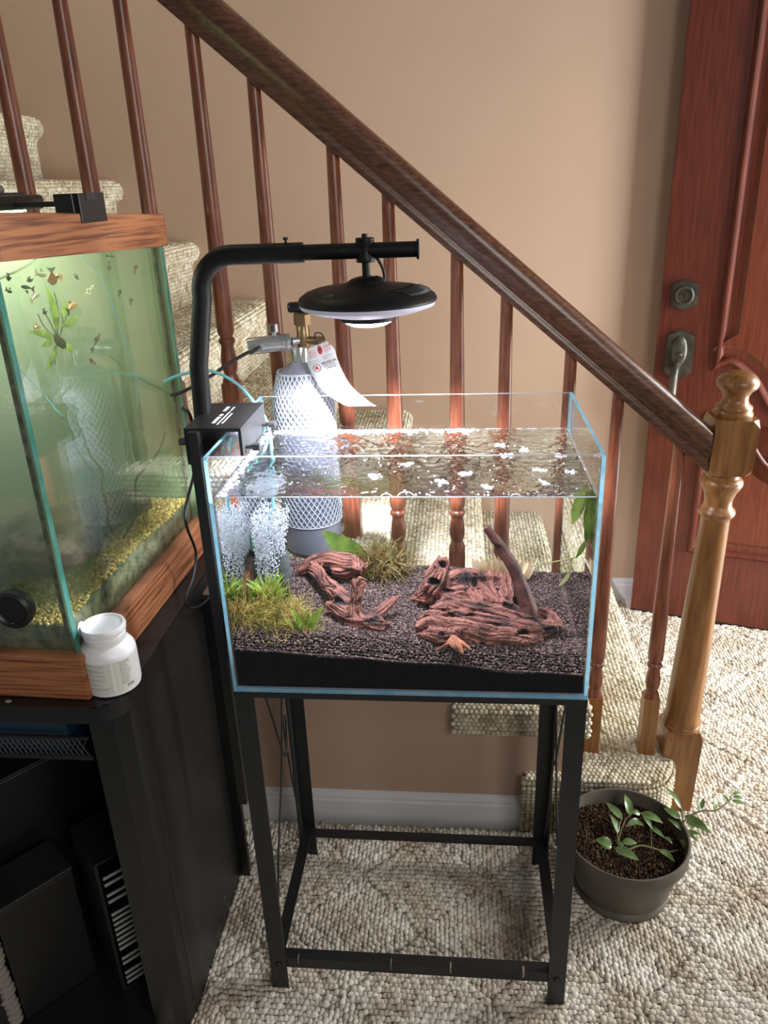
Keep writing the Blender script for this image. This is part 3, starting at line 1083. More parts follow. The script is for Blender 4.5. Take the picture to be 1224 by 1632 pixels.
# ---- substrate
def gz(x, y):
    u, v = x / AW, y / AD
    f = 0.862 - 0.042 * u
    b = 0.838 - 0.035 * u
    lip = max(0.0, 1 - (y - G6) / 0.034)
    return f * (1 - v) + b * v + 0.006 * noise.noise((x * 9, y * 9, 2.2)) - 0.026 * lip ** 1.3
bm = B()
nx, ny = 48, 30
gr = [[bm.verts.new((G6 + .001 + (AW - 2 * G6 - .002) * i / nx, G6 + .001 + (AD - 2 * G6 - .002) * j / ny, 0)) for j in range(ny + 1)] for i in range(nx + 1)]
for r_ in gr:
    for v in r_:
        v.co.z = gz(v.co.x, v.co.y) - 0.002
for i in range(nx):
    for j in range(ny):
        bm.faces.new((gr[i][j], gr[i + 1][j], gr[i + 1][j + 1], gr[i][j + 1]))
rim_ = [gr[i][0] for i in range(nx + 1)] + [gr[nx][j] for j in range(1, ny + 1)] + [gr[i][ny] for i in range(nx - 1, -1, -1)] + [gr[0][j] for j in range(ny - 1, 0, -1)]
low = [bm.verts.new((v.co.x, v.co.y, AZ + 0.009)) for v in rim_]
for i in range(len(rim_)):
    j = (i + 1) % len(rim_)
    bm.faces.new((rim_[i], rim_[j], low[j], low[i]))
bm.faces.new(low)
sub = obj('substrate', bm, M['soil_block'], None)
tag(sub, 'dark brown granular substrate sloping down to the right inside the rimless aquarium', 'gravel', kind='stuff')
pts, rots, scls = [], [], []
for i in range(int(AW / 0.0036)):
    for j in range(int(AD / 0.0036)):
        x, y = G6 + .004 + i * 0.0036 + rnd.uniform(-.001, .001), G6 + .004 + j * 0.0036 + rnd.uniform(-.001, .001)
        if x > AW - G6 - .003 or y > AD - G6 - .003:
            continue
        pts.append((x, y, gz(x, y) + rnd.uniform(-.0015, .0012)))
        rots.append((rnd.random() * 3, rnd.random() * 3, 0))
        k = rnd.uniform(.8, 1.25)
        scls.append((k, k * .9, k * .85))
for i in range(int(AW / 0.0034)):
    x = G6 + .004 + i * 0.0034
    top = gz(x, 0.01)
    bot = top - 0.006 - 0.006 * noise.noise((x * 14, 0, 7))
    for k in range(int((top - bot) / 0.0032)):
        if x < AW - G6 - .003:
            pts.append((x + (k % 2) * .0017, G6 + .0030, top - k * 0.0032)); rots.append((rnd.random() * 3, rnd.random() * 3, 0)); q = rnd.uniform(.8, 1.15); scls.append((q, q * .7, q))
for j in range(int(AD / 0.0034)):
    y = G6 + .004 + j * .0034
    for x in (AW - G6 - .003,):
        for k in range(9):
            pts.append((x, y, gz(x, y) - k * .0032)); rots.append((rnd.random() * 3, rnd.random() * 3, 0)); scls.append((.7, 1, 1))
g = scatter('substrate_granules', pts, rots, scls, M['gravel'], radius=(0.0022, 0.0022, 0.0022), sub=1, parent=sub)

# ---- driftwood
from mathutils.kdtree import KDTree


def gnarled(chains, voxel, amp=0.22, streak=7, fine=0.0016, seed=0.0, groove=0.0022, holes=1.0, collect=None):
    """old wood: chains of (point, radius) fused into one skin, then furrowed along the grain"""
    bm = B()
    samples = []
    for ci, ch in enumerate(chains):
        P_ = catmull([c[0] for c in ch], 8)
        rr = [c[1] for c in ch]
        n = len(P_)
        k0 = ci * 3.7 + seed
        def fn(a, t, k0=k0):
            g1 = noise.noise((cos(a) * 1.3 + k0, sin(a) * 1.3, t * 2.2 + k0))
            g2 = noise.noise((cos(a) * streak * .5 + k0, sin(a) * streak * .5, t * 1.3 + k0))
            return 1 + amp * (1.1 * g1 + 0.9 * g2)
        tube(bm, P_, rr, 36, fn=fn)
        s_ = k0
        for i, p in enumerate(P_):
            if i:
                s_ += (p - P_[i - 1]).length
            tdir = (P_[min(i + 1, n - 1)] - P_[max(i - 1, 0)]).normalized()
            samples.append((p, tdir, s_, ci))
    kd = KDTree(len(samples))
    for i, q in enumerate(samples):
        kd.insert(q[0], i)
    kd.balance()
    bm = remeshed(bm, voxel, 1)
    bm.normal_update()
    lay = bm.verts.layers.float_color.new('grain')  # red: shade painted into furrows and holes; green: wood streaks
    for v in bm.verts:
        p = v.co.copy()
        _, i, _ = kd.find(p)
        c, td, s_, ci = samples[i]
        rel = p - c
        along = s_ + rel.dot(td)
        side = rel - td * rel.dot(td)
        u = td.cross(Vector((0, 0, 1)))
        u = u.normalized() if u.length > .1 else Vector((1, 0, 0))
        w = td.cross(u)
        ang = math.atan2(side.dot(w), side.dot(u)) + .8 * noise.noise((along * 18, ci * 2.1, seed))
        ca, sa = cos(ang), sin(ang)
        g1 = 1 - abs(noise.noise((ca * streak * .42 + ci, sa * streak * .42, along * 9))) * 2.4
        g2 = 1 - abs(noise.noise((ca * streak * 1.2, sa * streak * 1.2 + ci, along * 16))) * 2.2
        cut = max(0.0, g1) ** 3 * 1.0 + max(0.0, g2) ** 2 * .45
        big_ = noise.noise((p.x * 38 + seed, p.y * 38, p.z * 60))
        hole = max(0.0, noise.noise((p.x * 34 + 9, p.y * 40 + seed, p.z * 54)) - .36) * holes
        h = -cut * groove + big_ * fine * 1.8 + noise.noise((p.x * 240, p.y * 240, p.z * 300)) * fine * .4 - hole * .022
        v.co = p + v.normal * h
        groove_shade = min(1.0, cut * .75 + hole * 4.0 + max(0.0, noise.noise((p.x * 26, p.y * 26 + seed, p.z * 40)) - .05) * 1.3)  # painted shade, deepest in furrows and holes, plus random dark areas
        v[lay] = (groove_shade, noise.noise((ca * streak * 1.5, sa * streak * 1.5, along * 26)) * .5 + .5, big_ * .5 + .5, 1)
    return bm


def grain_shade_mat(name, dark, mid, light, rough=.75):
    m, nt, out = new_mat(name)
    N, L = nt.nodes, nt.links
    p = N.new('ShaderNodeBsdfPrincipled')
    p.inputs['Roughness'].default_value = rough
    p.inputs['Specular IOR Level'].default_value = .35
    at = N.new('ShaderNodeAttribute'); at.attribute_name = 'grain'
    sp = N.new('ShaderNodeSeparateColor'); L.new(at.outputs['Color'], sp.inputs[0])
    rp = N.new('ShaderNodeValToRGB')
    rp.color_ramp.elements[0].color, rp.color_ramp.elements[1].color = mid, light
    rp.color_ramp.elements[0].position, rp.color_ramp.elements[1].position = .32, .72
    L.new(sp.outputs['Green'], rp.inputs['Fac'])
    mx = N.new('ShaderNodeMix'); mx.data_type = 'RGBA'
    L.new(sp.outputs['Red'], mx.inputs['Factor']); L.new(rp.outputs['Color'], mx.inputs['A']); mx.inputs['B'].default_value = dark  # lays the painted furrow shade over the wood streaks
    tc = N.new('ShaderNodeTexCoord'); nz = N.new('ShaderNodeTexNoise'); nz.inputs['Scale'].default_value = 260; nz.inputs['Detail'].default_value = 4
    L.new(tc.outputs['Object'], nz.inputs['Vector'])
    bp = N.new('ShaderNodeBump'); bp.inputs['Strength'].default_value = .5; bp.inputs['Distance'].default_value = .002
    L.new(nz.outputs['Fac'], bp.inputs['Height']); L.new(bp.outputs[0], p.inputs['Normal'])
    L.new(mx.outputs['Result'], p.inputs['Base Color']); L.new(p.outputs[0], out.inputs['Surface'])
    return m


M['driftwood'] = grain_shade_mat('red_brown_driftwood', rgb(24, 14, 14), rgb(110, 64, 56), rgb(176, 118, 102))
w1 = [
 [((0.0701, 0.2722, 0.8479),.009),((0.0957, 0.2762, 0.8601),.018),((0.1359, 0.2742, 0.8698),.025),((0.1746, 0.2649, 0.8679),.023),((0.2032, 0.2524, 0.8648),.013)],
 [((0.1959, 0.2527, 0.8674),.010),((0.1947, 0.2655, 0.8746),.006),((0.1970, 0.2794, 0.8788),.0028)],
 [((0.1992, 0.2562, 0.8670),.010),((0.2094, 0.2658, 0.8718),.0055),((0.2163, 0.2719, 0.8730),.0025)],
 [((0.1012, 0.2658, 0.8585),.016),((0.1335, 0.2069, 0.8620),.013),((0.1658, 0.1527, 0.8651),.017),((0.1917, 0.1131, 0.8617),.018),((0.2108, 0.0847, 0.8581),.016)],
 [((0.1368, 0.1794, 0.8633),.003),((0.1551, 0.1615, 0.8654),.009),((0.1760, 0.1372, 0.8634),.012)],
 [((0.1526, 0.1246, 0.8637),.007),((0.1667, 0.1131, 0.8614),.014),((0.1847, 0.0972, 0.8593),.017),((0.2060, 0.0873, 0.8565),.017)],
 [((0.2038, 0.0850, 0.8527),.016),((0.2059, 0.0962, 0.8766), 0.0125),((0.2108, 0.1034, 0.9028), 0.0100),((0.2167, 0.1097, 0.9256), 0.0050)],
 [((0.2073, 0.1010, 0.8941), 0.0080),((0.2021, 0.1064, 0.9135), 0.0045),((0.2034, 0.1094, 0.9243), 0.0020)],
 [((0.2119, 0.1034, 0.9028), 0.0080),((0.2232, 0.1073, 0.9170), 0.0045),((0.2310, 0.1088, 0.9225), 0.0020)],
 [((0.2030, 0.0828, 0.8528),.014),((0.2315, 0.0762, 0.8534),.017),((0.2516, 0.0723, 0.8522),.012),((0.2704, 0.0814, 0.8484),.003)],
 [((0.2282, 0.0854, 0.8529),.015),((0.2490, 0.1034, 0.8605),.011),((0.2653, 0.1249, 0.8663),.008),((0.2813, 0.1400, 0.8723),.003)],
 [((0.2341, 0.0712, 0.8513),.012),((0.2501, 0.0636, 0.8487),.008),((0.2602, 0.0606, 0.8481),.002)],
]
o = obj('driftwood', gnarled(w1, 0.0019, amp=.24, seed=1.0, streak=6, groove=.0034), M['driftwood'], smooth=True)
tag(o, 'smaller forked red brown driftwood at the centre of the rimless aquarium', 'driftwood')
w2 = [
 [((0.3393, 0.1944, 0.8576),.020),((0.3836, 0.2180, 0.8535),.026),((0.4310, 0.2254, 0.8501),.029),((0.4738, 0.2305, 0.8451),.029),((0.5012, 0.2141, 0.8382),.017),((0.5167, 0.2003, 0.8300),.009)],
 [((0.3376, 0.1752, 0.8589),.023),((0.3470, 0.1827, 0.8850), 0.0230),((0.3551, 0.1884, 0.9067), 0.0180),((0.3597, 0.1926, 0.9226), 0.0100)],
 [((0.3539, 0.1902, 0.9135), 0.0070),((0.3517, 0.1941, 0.9282), 0.0018)],
 [((0.3620, 0.1914, 0.9181), 0.0070),((0.3654, 0.1935, 0.9260), 0.0016)],
 [((0.3095, 0.1766, 0.8485),.009),((0.3303, 0.1838, 0.8527),.021),((0.3607, 0.1737, 0.8534),.026),((0.4021, 0.1672, 0.8510),.022),((0.4560, 0.1464, 0.8465),.018),((0.5061, 0.1277, 0.8401),.014),((0.5284, 0.1288, 0.8347),.012)],
 [((0.3366, 0.1336, 0.8470),.009),((0.3703, 0.1410, 0.8484),.018),((0.4196, 0.1274, 0.8479),.021),((0.4699, 0.1127, 0.8432),.019),((0.5174, 0.1040, 0.8365),.014),((0.5493, 0.1159, 0.8299),.009)],
 [((0.3420, 0.1065, 0.8461),.010),((0.3862, 0.1035, 0.8473),.018),((0.4362, 0.0876, 0.8450),.020),((0.4854, 0.0808, 0.8399),.018),((0.5289, 0.0864, 0.8347),.012),((0.5605, 0.1013, 0.8338),.007)],
 [((0.3129, 0.0675, 0.8461),.007),((0.3341, 0.0793, 0.8482),.015),((0.3604, 0.0704, 0.8490),.019),((0.4013, 0.0633, 0.8465),.018),((0.4501, 0.0570, 0.8414),.016),((0.4985, 0.0545, 0.8364),.011),((0.5310, 0.0647, 0.8357),.004)],
 [((0.3158, 0.0510, 0.8451),.004),((0.3373, 0.0508, 0.8456),.011),((0.3588, 0.0420, 0.8465),.013),((0.3800, 0.0451, 0.8449),.013)],
 [((0.3179, 0.0991, 0.8462),.005),((0.3307, 0.1116, 0.8468),.010),((0.3531, 0.1066, 0.8475),.014)],
 [((0.4688, 0.2284, 0.8516),.018),((0.4735, 0.1833, 0.8495),.014),((0.4786, 0.1498, 0.8450),.010)],
 [((0.4358, 0.2290, 0.8536),.016),((0.4460, 0.1844, 0.8512),.015),((0.4605, 0.1481, 0.8482),.013)],
 [((0.3978, 0.2216, 0.8544),.015),((0.4113, 0.1738, 0.8540),.014),((0.4311, 0.1438, 0.8503),.012)],
 [((0.5150, 0.1259, 0.8336),.014),((0.5339, 0.1424, 0.8397),.010),((0.5504, 0.1304, 0.8392),.010),((0.5594, 0.1112, 0.8355),.009),((0.5632, 0.0960, 0.8320),.005)],
 [((0.5188, 0.0950, 0.8369),.011),((0.5398, 0.0891, 0.8358),.012),((0.5572, 0.0907, 0.8326),.008)],
]
o = obj('driftwood', gnarled(w2, 0.0020, amp=.26, streak=8, fine=.0017, seed=5.0, groove=.0046, holes=1.5), M['driftwood'], smooth=True)
tag(o, 'large gnarled red brown driftwood with a dark stump in the rimless aquarium', 'driftwood')
M['wood_tip'] = grain_shade_mat('fresh_broken_wood', rgb(96, 50, 36), rgb(170, 98, 68), rgb(212, 150, 114))
bm = gnarled([[((0.2944, 0.1757, 0.8475),.002),((0.3143, 0.1734, 0.8463),.0075),((0.3468, 0.1719, 0.8423),.006)]], 0.0014, seed=2, groove=.0012, holes=0)
obj('broken_tip', bm, M['wood_tip'], o, smooth=True, label='orange freshly broken wood tip')
sp = [[((0.3779, 0.0346, 0.8515),.006),((0.3884, 0.0066, 0.8523),.0045),((0.3935, -0.0101, 0.8488),.0025)], [((0.3779, 0.0338, 0.8495),.005),((0.3636, 0.0130, 0.8477),.004),((0.3471, 0.0082, 0.8431),.0015)], [((0.3822, 0.0307, 0.8515),.005),((0.3967, 0.0189, 0.8471),.004),((0.4071, 0.0140, 0.8406),.0018)], [((0.3717, 0.0277, 0.8483),.005),((0.3781, 0.0117, 0.8488),.005),((0.3833, 0.0072, 0.8446),.0025)]]
obj('splintered_tip', gnarled(sp, 0.0013, fine=.0006, seed=3, groove=.001, holes=0), M['wood_tip'], o, smooth=True, label='pale splintered wood end')
M['branch'] = grain_shade_mat('smooth_brown_branch', rgb(60, 36, 34), rgb(96, 58, 54), rgb(122, 78, 70), .6)
bm = gnarled([[((0.5150, 0.1246, 0.8318),.015),((0.5114, 0.1300, 0.8516), 0.0150),((0.5012, 0.1381, 0.8812), 0.0135),((0.4876, 0.1480, 0.9171), 0.0120),((0.4698, 0.1564, 0.9473), 0.0105),((0.4521, 0.1636, 0.9731), 0.0090),((0.4344, 0.1696, 0.9946), 0.0068)]], 0.0020, amp=.07, streak=4, fine=.0005, seed=8, groove=.0004, holes=.3)
o = obj('driftwood_branch', bm, M['branch'], smooth=True)
tag(o, 'smooth bare brown branch leaning up from the large driftwood', 'branch')

# ---- plants of the rimless aquarium
def strands(bm, c, rad, count, length, r=0.0006, up=0.5, seg=6, seedv=0, wig=0.8, base=None):
    rg = random.Random(seedv)
    c = Vector(c)
    for k in range(count):
        while True:
            q = Vector((rg.uniform(-1, 1), rg.uniform(-1, 1), rg.uniform(-1, 1)))
            if q.length < 1:
                break
        p = c + Vector((q.x * rad[0], q.y * rad[1], q.z * rad[2]))
        d_ = Vector((rg.gauss(0, 1), rg.gauss(0, 1), rg.gauss(up, 1))).normalized()
        L_ = length * rg.uniform(.5, 1.3)
        P_ = [p]
        for s_ in range(seg):
            d_ = (d_ + Vector((rg.gauss(0, wig), rg.gauss(0, wig), rg.gauss(0, wig))) * 0.45).normalized()
            P_.append(P_[-1] + d_ * (L_ / seg))
        for q_ in P_:
            q_.x = min(max(q_.x, G6 + .003), AW - G6 - .003)
            q_.y = min(max(q_.y, G6 + .003), AD - G6 - .003)
            q_.z = max(q_.z, base if base else 0.80)
        tube(bm, P_, [r, r * .8, r * .4], 3, cap=False)


bm = B()
strands(bm, (0.0513, 0.0850, 0.8579), (.066, .040, .026), 900, .05, .0008, .5, 7, 11)
strands(bm, (0.1021, 0.0600, 0.8381), (.050, .028, .018), 520, .045, .0008, .4, 7, 12)
o = obj('moss_clump', bm, M['bright_moss'])
tag(o, 'yellow green stringy moss carpet at the front left of the rimless aquarium', 'moss', kind='stuff')
bm = B()
strands(bm, (0.2300, 0.3000, 0.8464), (.040, .030, .035), 620, .06, .0008, .8, 7, 14)
strands(bm, (0.2718, 0.3100, 0.8275), (.018, .02, .03), 160, .05, .0007, .8, 7, 15)
o = obj('moss_clump', bm, M['moss'])
tag(o, 'brownish olive stringy moss bush behind the smaller driftwood', 'moss', kind='stuff')
bm = B()
strands(bm, (-0.0183, 0.1200, 0.8911), (.012, .03, .02), 60, .05, .0005, .8, 6, 16)
o = obj('moss_clump', bm, mat('reddish_moss', rgb(128, 84, 60), rgb(150, 104, 70), .6, scale=30, transl=.3))
tag(o, 'sparse reddish moss against the left glass of the rimless aquarium', 'moss', kind='stuff')


def leafy(name, label, spec, material, cat='plant', stem_m=None, stems=(), base=None):
    """spec: leaves as (base, tip, width, normal, arch)"""
    b0 = base or spec[0][0]
    t = thing(name, label, cat, b0)
    for s_ in spec:
        bm = B()
        leaf(bm, *s_[:4], arch=s_[4], fold=s_[5] if len(s_) > 5 else .2, wav=s_[6] if len(s_) > 6 else 0, n=8)
        obj('leaf', bm, s_[7] if len(s_) > 7 else material, t, smooth=True)
    for st, r_ in stems:
        bm = B()
        tube(bm, catmull(st, 6), r_, 7)
        obj('stem', bm, stem_m or M['stem_pale'], t, smooth=True)
    return t


def fan(base, n, length, width, spread, up, seed, lean=(0, 0, 0), arch=.12):
    rg = random.Random(seed)
    out = []
    b0 = Vector(base)
    for k in range(n):
        a = 2 * pi * k / n + rg.uniform(-.3, .3)
        d_ = Vector((cos(a) * spread + lean[0], sin(a) * spread * .7 + lean[1], up * rg.uniform(.7, 1.2))).normalized()
        L_ = length * rg.uniform(.7, 1.15)
        out.append((b0 + Vector((cos(a), sin(a), 0)) * .004, b0 + d_ * L_, width * rg.uniform(.8, 1.2), Vector((-d_.x, -d_.y - .5, 1.0)), arch * rg.uniform(.4, 1.5), .3))
    return out


leafy('leafy_plant', 'bright green broad leaved plant in front of the moss nearest the small driftwood', 
      [((0.1240, 0.0620, 0.8372), (0.0956, 0.0680, 0.8861), .016, (0, -.6, 1), .1, .3, .01), ((0.1264, 0.0620, 0.8398), (0.1258, 0.0600, 0.8862), .013, (.3, -.6, 1), .1, .3, .01),
       ((0.1284, 0.0620, 0.8373), (0.1563, 0.0640, 0.8930), .018, (-.2, -.7, 1), .1, .3, .015), ((0.1267, 0.0600, 0.8385), (0.1065, 0.0500, 0.8669), .014, (0, -.6, 1), .15, .3, .01),
       ((0.1292, 0.0580, 0.8372), (0.1507, 0.0500, 0.8726), .012, (0, -.7, 1), .15, .3, .01), ((0.1220, 0.0600, 0.8359), (0.0803, 0.0600, 0.8693), .012, (0, -.7, 1), .15, .3, .01)], M['leaf_bright'])
leafy('leafy_plant', 'lime green bushy plant at the far left below the bubbles', fan((-0.0020, 0.1150, 0.8578), 26, .060, .0075, .7, .9, 3) + fan((0.0035, 0.1150, 0.8657), 8, .045, .009, 1, .5, 13), M['leaf_bright'])
leafy('leafy_plant', 'lime green bushy plant right of the bubble column base', fan((0.0460, 0.1200, 0.8622), 28, .060, .0075, .7, .9, 4) + fan((0.0490, 0.1200, 0.8687), 8, .042, .009, 1, .5, 14), M['leaf_bright'])
leafy('broad_leaf_plant', 'single large oval green leaf rising behind the smaller driftwood',
      [((0.2039, 0.3250, 0.8335), (0.1131, 0.3250, 0.9164), .052, (.25, -1, .35), .06, .12)], M['leaf_mid'], stems=[([(0.2039, 0.3250, 0.8335), (0.2135, 0.3250, 0.8149), (0.2155, 0.3250, 0.8003)], .0016)])
pl = []
rg = random.Random(21)
for b_, t_ in (((0.4370, 0.3350, 0.7974), (0.4136, 0.3380, 0.8532)),
  ((0.4424, 0.3350, 0.7975), (0.4223, 0.3290, 0.8523)),
  ((0.4477, 0.3350, 0.7975), (0.4314, 0.3420, 0.8532)),
  ((0.4531, 0.3350, 0.7976), (0.4400, 0.3300, 0.8521)),
  ((0.4585, 0.3350, 0.7976), (0.4482, 0.3190, 0.8631)),
  ((0.4638, 0.3350, 0.7977), (0.4571, 0.3250, 0.8685)),
  ((0.4691, 0.3350, 0.7978), (0.4652, 0.3130, 0.8676)),
  ((0.4745, 0.3350, 0.7978), (0.4743, 0.3190, 0.8625)),
  ((0.4798, 0.3350, 0.7979), (0.4824, 0.3120, 0.8725)),
  ((0.4852, 0.3350, 0.7979), (0.4933, 0.3400, 0.8468)),
  ((0.4905, 0.3350, 0.7980), (0.5017, 0.3350, 0.8498)),
  ((0.4958, 0.3350, 0.7980), (0.5091, 0.3230, 0.8662)),
  ((0.5011, 0.3350, 0.7981), (0.5173, 0.3150, 0.8624)),
  ((0.5065, 0.3350, 0.7982), (0.5271, 0.3250, 0.8499)),
  ((0.5118, 0.3350, 0.7982), (0.5373, 0.3430, 0.8510)),
  ((0.5171, 0.3350, 0.7983), (0.5465, 0.3470, 0.8483))):
    pl.append((b_, t_, .017, (rg.uniform(-.5, .5), -1, .5), .12, .35, .03))
leafy('pale_plant', 'pale peach ruffled plant behind the large driftwood and the leaning branch', pl, M['petal'])
t = leafy('floating_cutting', 'drooping green plant cutting hanging in the front right corner of the water',
      [((0.5866, 0.0500, 1.1137), (0.5668, 0.0600, 1.0479), .020, (-.6, -1, .1), .08, .5, .01), ((0.5917, 0.0450, 1.1115), (0.5888, 0.0500, 1.0175), .021, (.4, -1, .1), -.06, .6, .01),
       ((0.5938, 0.0500, 1.1053), (0.5991, 0.0600, 1.0327), .014, (1, -.4, 0), .06, .5, .01), ((0.5864, 0.0500, 1.0241), (0.5739, 0.0520, 0.9920), .010, (.4, -1, .3), .05, .4),
       ((0.5668, 0.0550, 0.9656), (0.5500, 0.0550, 0.9401), .008, (.4, -1, .3), .05, .5, 0, M['stem_pale'])],
      M['leaf_float'], stems=[([(0.5888, 0.0500, 1.0175), (0.5804, 0.0520, 0.9988), (0.5673, 0.0540, 0.9910), (0.5383, 0.0580, 0.9820), (0.5038, 0.0620, 0.9718)], .0011), ([(0.5692, 0.0540, 0.9910), (0.5682, 0.0550, 0.9758), (0.5649, 0.0550, 0.9633)], .0013)])

# ---- air stones, hoses and the rising bubbles
for (px_, lab) in ((((0.0078, 0.1800, 0.9053)), 'left dark sponge air stone at the foot of the bubble column'), (((0.0549, 0.1850, 0.9097)), 'right dark sponge air stone at the foot of the bubble column')):
    zb = gz(px_[0], px_[1]) - .003
    t = thing('air_stone', lab, 'air stone', (px_[0], px_[1], zb), group='sponge air stones')
    bm = B(); lathe(bm, [(.0165, 0), (.019, .004), (.019, px_[2] + .022 - zb), (.0165, px_[2] + .026 - zb)], 20); obj('sponge', bm, M['sponge'], t, world=False, smooth='auto')
    bm = B(); lathe(bm, [(.006, px_[2] + .02 - zb), (.006, px_[2] + .038 - zb)], 10); obj('nozzle', bm, M['rubber'], t, world=False)
pts, rots, scls = [], [], []
c0, c1 = Vector((0.0290, 0.1800, 0.9016)), Vector((0.0325, 0.1900, 1.0341))
for k in range(5600):
    t_ = rnd.random()
    p = c0.lerp(c1, t_ * 1.02 - .12)
    w_ = .030 + .016 * t_
    a, q = rnd.uniform(0, 2 * pi), math.sqrt(rnd.random())
    x, y, z = p.x - .004 + w_ * 1.15 * q * cos(a), p.y + w_ * q * sin(a), p.z + rnd.uniform(-.01, .01)
    if x < G6 + .012 or z > WL - .003 or y > AD - .012:
        continue
    pts.append((x, y, z)); rots.append((0, rnd.uniform(-.6, .6), 0)); k_ = rnd.uniform(.7, 1.5); scls.append((k_, k_, k_ * rnd.uniform(1.0, 1.7)))
o = scatter('rising_bubbles', pts, rots, scls, M['bubble'], radius=(.0012, .0012, .0012), sub=1)
tag(o, 'column of tiny white air bubbles rising at the left of the rimless aquarium', 'bubbles', kind='stuff')
bm = B()
hp = catmull([(-0.1842, 0.3600, 1.2186), (-0.1486, 0.3500, 1.2327), (-0.0878, 0.3350, 1.2448), (-0.0314, 0.3200, 1.2234), (0.0093, 0.3000, 1.1847), (0.0407, 0.2600, 1.1429), (0.0496, 0.2000, 1.0300), (0.0370, 0.1900, 0.9843), (0.0444, 0.1850, 0.9511)], 10)
tube(bm, hp, .0031, 8)
o = obj('airline_hose', bm, M['hose'], smooth=True)
tag(o, 'pale blue airline hose arching over the left rim into the rimless aquarium', 'hose')
bm = B()
tube(bm, catmull([(0.0385, 0.2550, 1.1324), (0.0124, 0.2000, 1.0669), (-0.0144, 0.1850, 1.0300), (0.0056, 0.1800, 0.9761), (0.0082, 0.1800, 0.9327)], 8), .0028, 8)
o = obj('airline_hose', bm, M['green_hose'], smooth=True)
tag(o, 'sea green airline hose slanting down inside the bubble column', 'hose')

# ---- stand of the rimless aquarium
st = thing('aquarium_stand', 'black bolted angle iron stand holding up the rimless aquarium', 'stand', (AW / 2, AD / 2, 0))
LW, LT = 0.034, 0.004
def angle_leg(x, y, sx, sy):
    bm = B()
    prism(bm, [(x, y), (x + sx * LW, y), (x + sx * LW, y + sy * LT), (x + sx * LT, y + sy * LT), (x + sx * LT, y + sy * LW), (x, y + sy * LW)], 0.001, AZ - 0.012, axis='z')
    return obj('leg', bm, M['black'], st)
for (x, y, sx, sy) in ((0, 0, 1, 1), (AW, 0, -1, 1), (0, AD - .01, 1, -1), (AW, AD - .01, -1, -1)):
    angle_leg(x, y, sx, sy)
def angle_rail(lo_, hi_, axis, z, inward, h=.026, depth=.024):
    """L-shaped rail: upright flange outside, flat flange at its top turned inward"""
    bm = B()
    if axis == 'x':
        y = lo_[1]
        prism(bm, [(y, z), (y, z + h), (y + inward * depth, z + h), (y + inward * depth, z + h - LT), (y + inward * LT, z + h - LT), (y + inward * LT, z)], lo_[0], hi_[0], axis='x')
    else:
        x = lo_[0]
        prism(bm, [(x, z), (x, z + h), (x + inward * depth, z + h), (x + inward * depth, z + h - LT), (x + inward * LT, z + h - LT), (x + inward * LT, z)], lo_[1], hi_[1], axis='y')
    return obj('rail', bm, M['black'], st)
RZ = 0.070
angle_rail((LT, LT, 0), (AW - LT, LT, 0), 'x', RZ, 1)
angle_rail((LT, AD - .01 - LT, 0), (AW - LT, AD - .01 - LT, 0), 'x', RZ, -1)
angle_rail((LT, LT + .026, 0), (LT, AD - .04, 0), 'y', RZ, 1)
angle_rail((AW - LT, LT + .026, 0), (AW - LT, AD - .04, 0), 'y', RZ, -1)
bm = B(); box(bm, (-.001, -.001, AZ - .012), (AW + .001, AD + .001, AZ - .0005), bev=.001); obj('top_plate', bm, M['black'], st)
def bolt(p, n):
    bm = B()
    q = Vector(n).to_track_quat('Z', 'Y').to_matrix().to_4x4()
    lathe(bm, [(.0075, 0), (.0075, .001), (.006, .0035), (.003, .0045), (0, .0047)], 14, Matrix.Translation(p) @ q)
    obj('bolt', bm, M['black'], st, smooth=True)
for p, n in (((.018, 0, RZ + .012), (0, -1, 0)), ((AW - .018, 0, RZ + .012), (0, -1, 0)), ((.02, AD - .01 - LT * 2, RZ + .014), (0, -1, 0)), ((AW - .02, AD - .01 - LT * 2, RZ + .014), (0, -1, 0)),
             ((-.0, .025, AZ - .045), (-1, 0, 0)), ((AW, .025, AZ - .045), (1, 0, 0))):
    bolt(p, n)
def brace(pts_):
    bm = B(); tube(bm, catmull(pts_, 8), .0022, 7); obj('brace_rod', bm, M['black'], st, smooth=True)
for X in (.012, AW - .012):
    brace([(X, .30, AZ - .02), (X, .27, .60), (X, .20, .42), (X, .10, .26), (X, .045, .12)])
    brace([(X, .10, AZ - .02), (X, .16, .60), (X, .235, .42), (X, .27, .48), (X, .262, .505), (X, .25, .47), (X, .285, .26), (X, .325, .12)])
# small chips and drips on the front rail
for (x, w_, z) in ((.058, .0016, 0), (.25, .0016, 0), (.37, .003, 0), (.515, .004, 0)):
    bm = B(); box(bm, (x, LT - .0006, RZ + .010), (x + w_, LT + .012, RZ + .0266), bev=.0003); obj('paint_chip', bm, M['dirt'], st)

# ================================================================== lamp arm and lamp
LC = Vector((0.239, 0.200, 0))
AZm = 1.461                         # arm height
arm = thing('lamp_stand', 'black bent tube lamp stand clamped to the left rim of the rimless aquarium', 'lamp arm', (-0.045, 0.20, 1.10))
bm = B()
px0 = (-0.0608, 0.2000, 1.1875)
path = [Vector((px0[0], .20, px0[2] - .01)), Vector((px0[0] + .004, .20, 1.28)), Vector((-0.036, .20, 1.395))]
for k in range(0, 11):
    a = R(180 - 9 * k)
    path.append(Vector((-0.036 + .058 + .058 * cos(a), .20, AZm - .058 + .058 * sin(a))))
path += [Vector((.09, .20, AZm)), Vector((.139, .20, AZm))]
tube(bm, path, .0158, 20)
obj('outer_tube', bm, M['lamp_black'], arm, smooth='auto')
bm = B(); rod(bm, (.13, .20, AZm), (.322, .20, AZm), .0122, 18); obj('inner_tube', bm, M['lamp_black'], arm, smooth='auto')
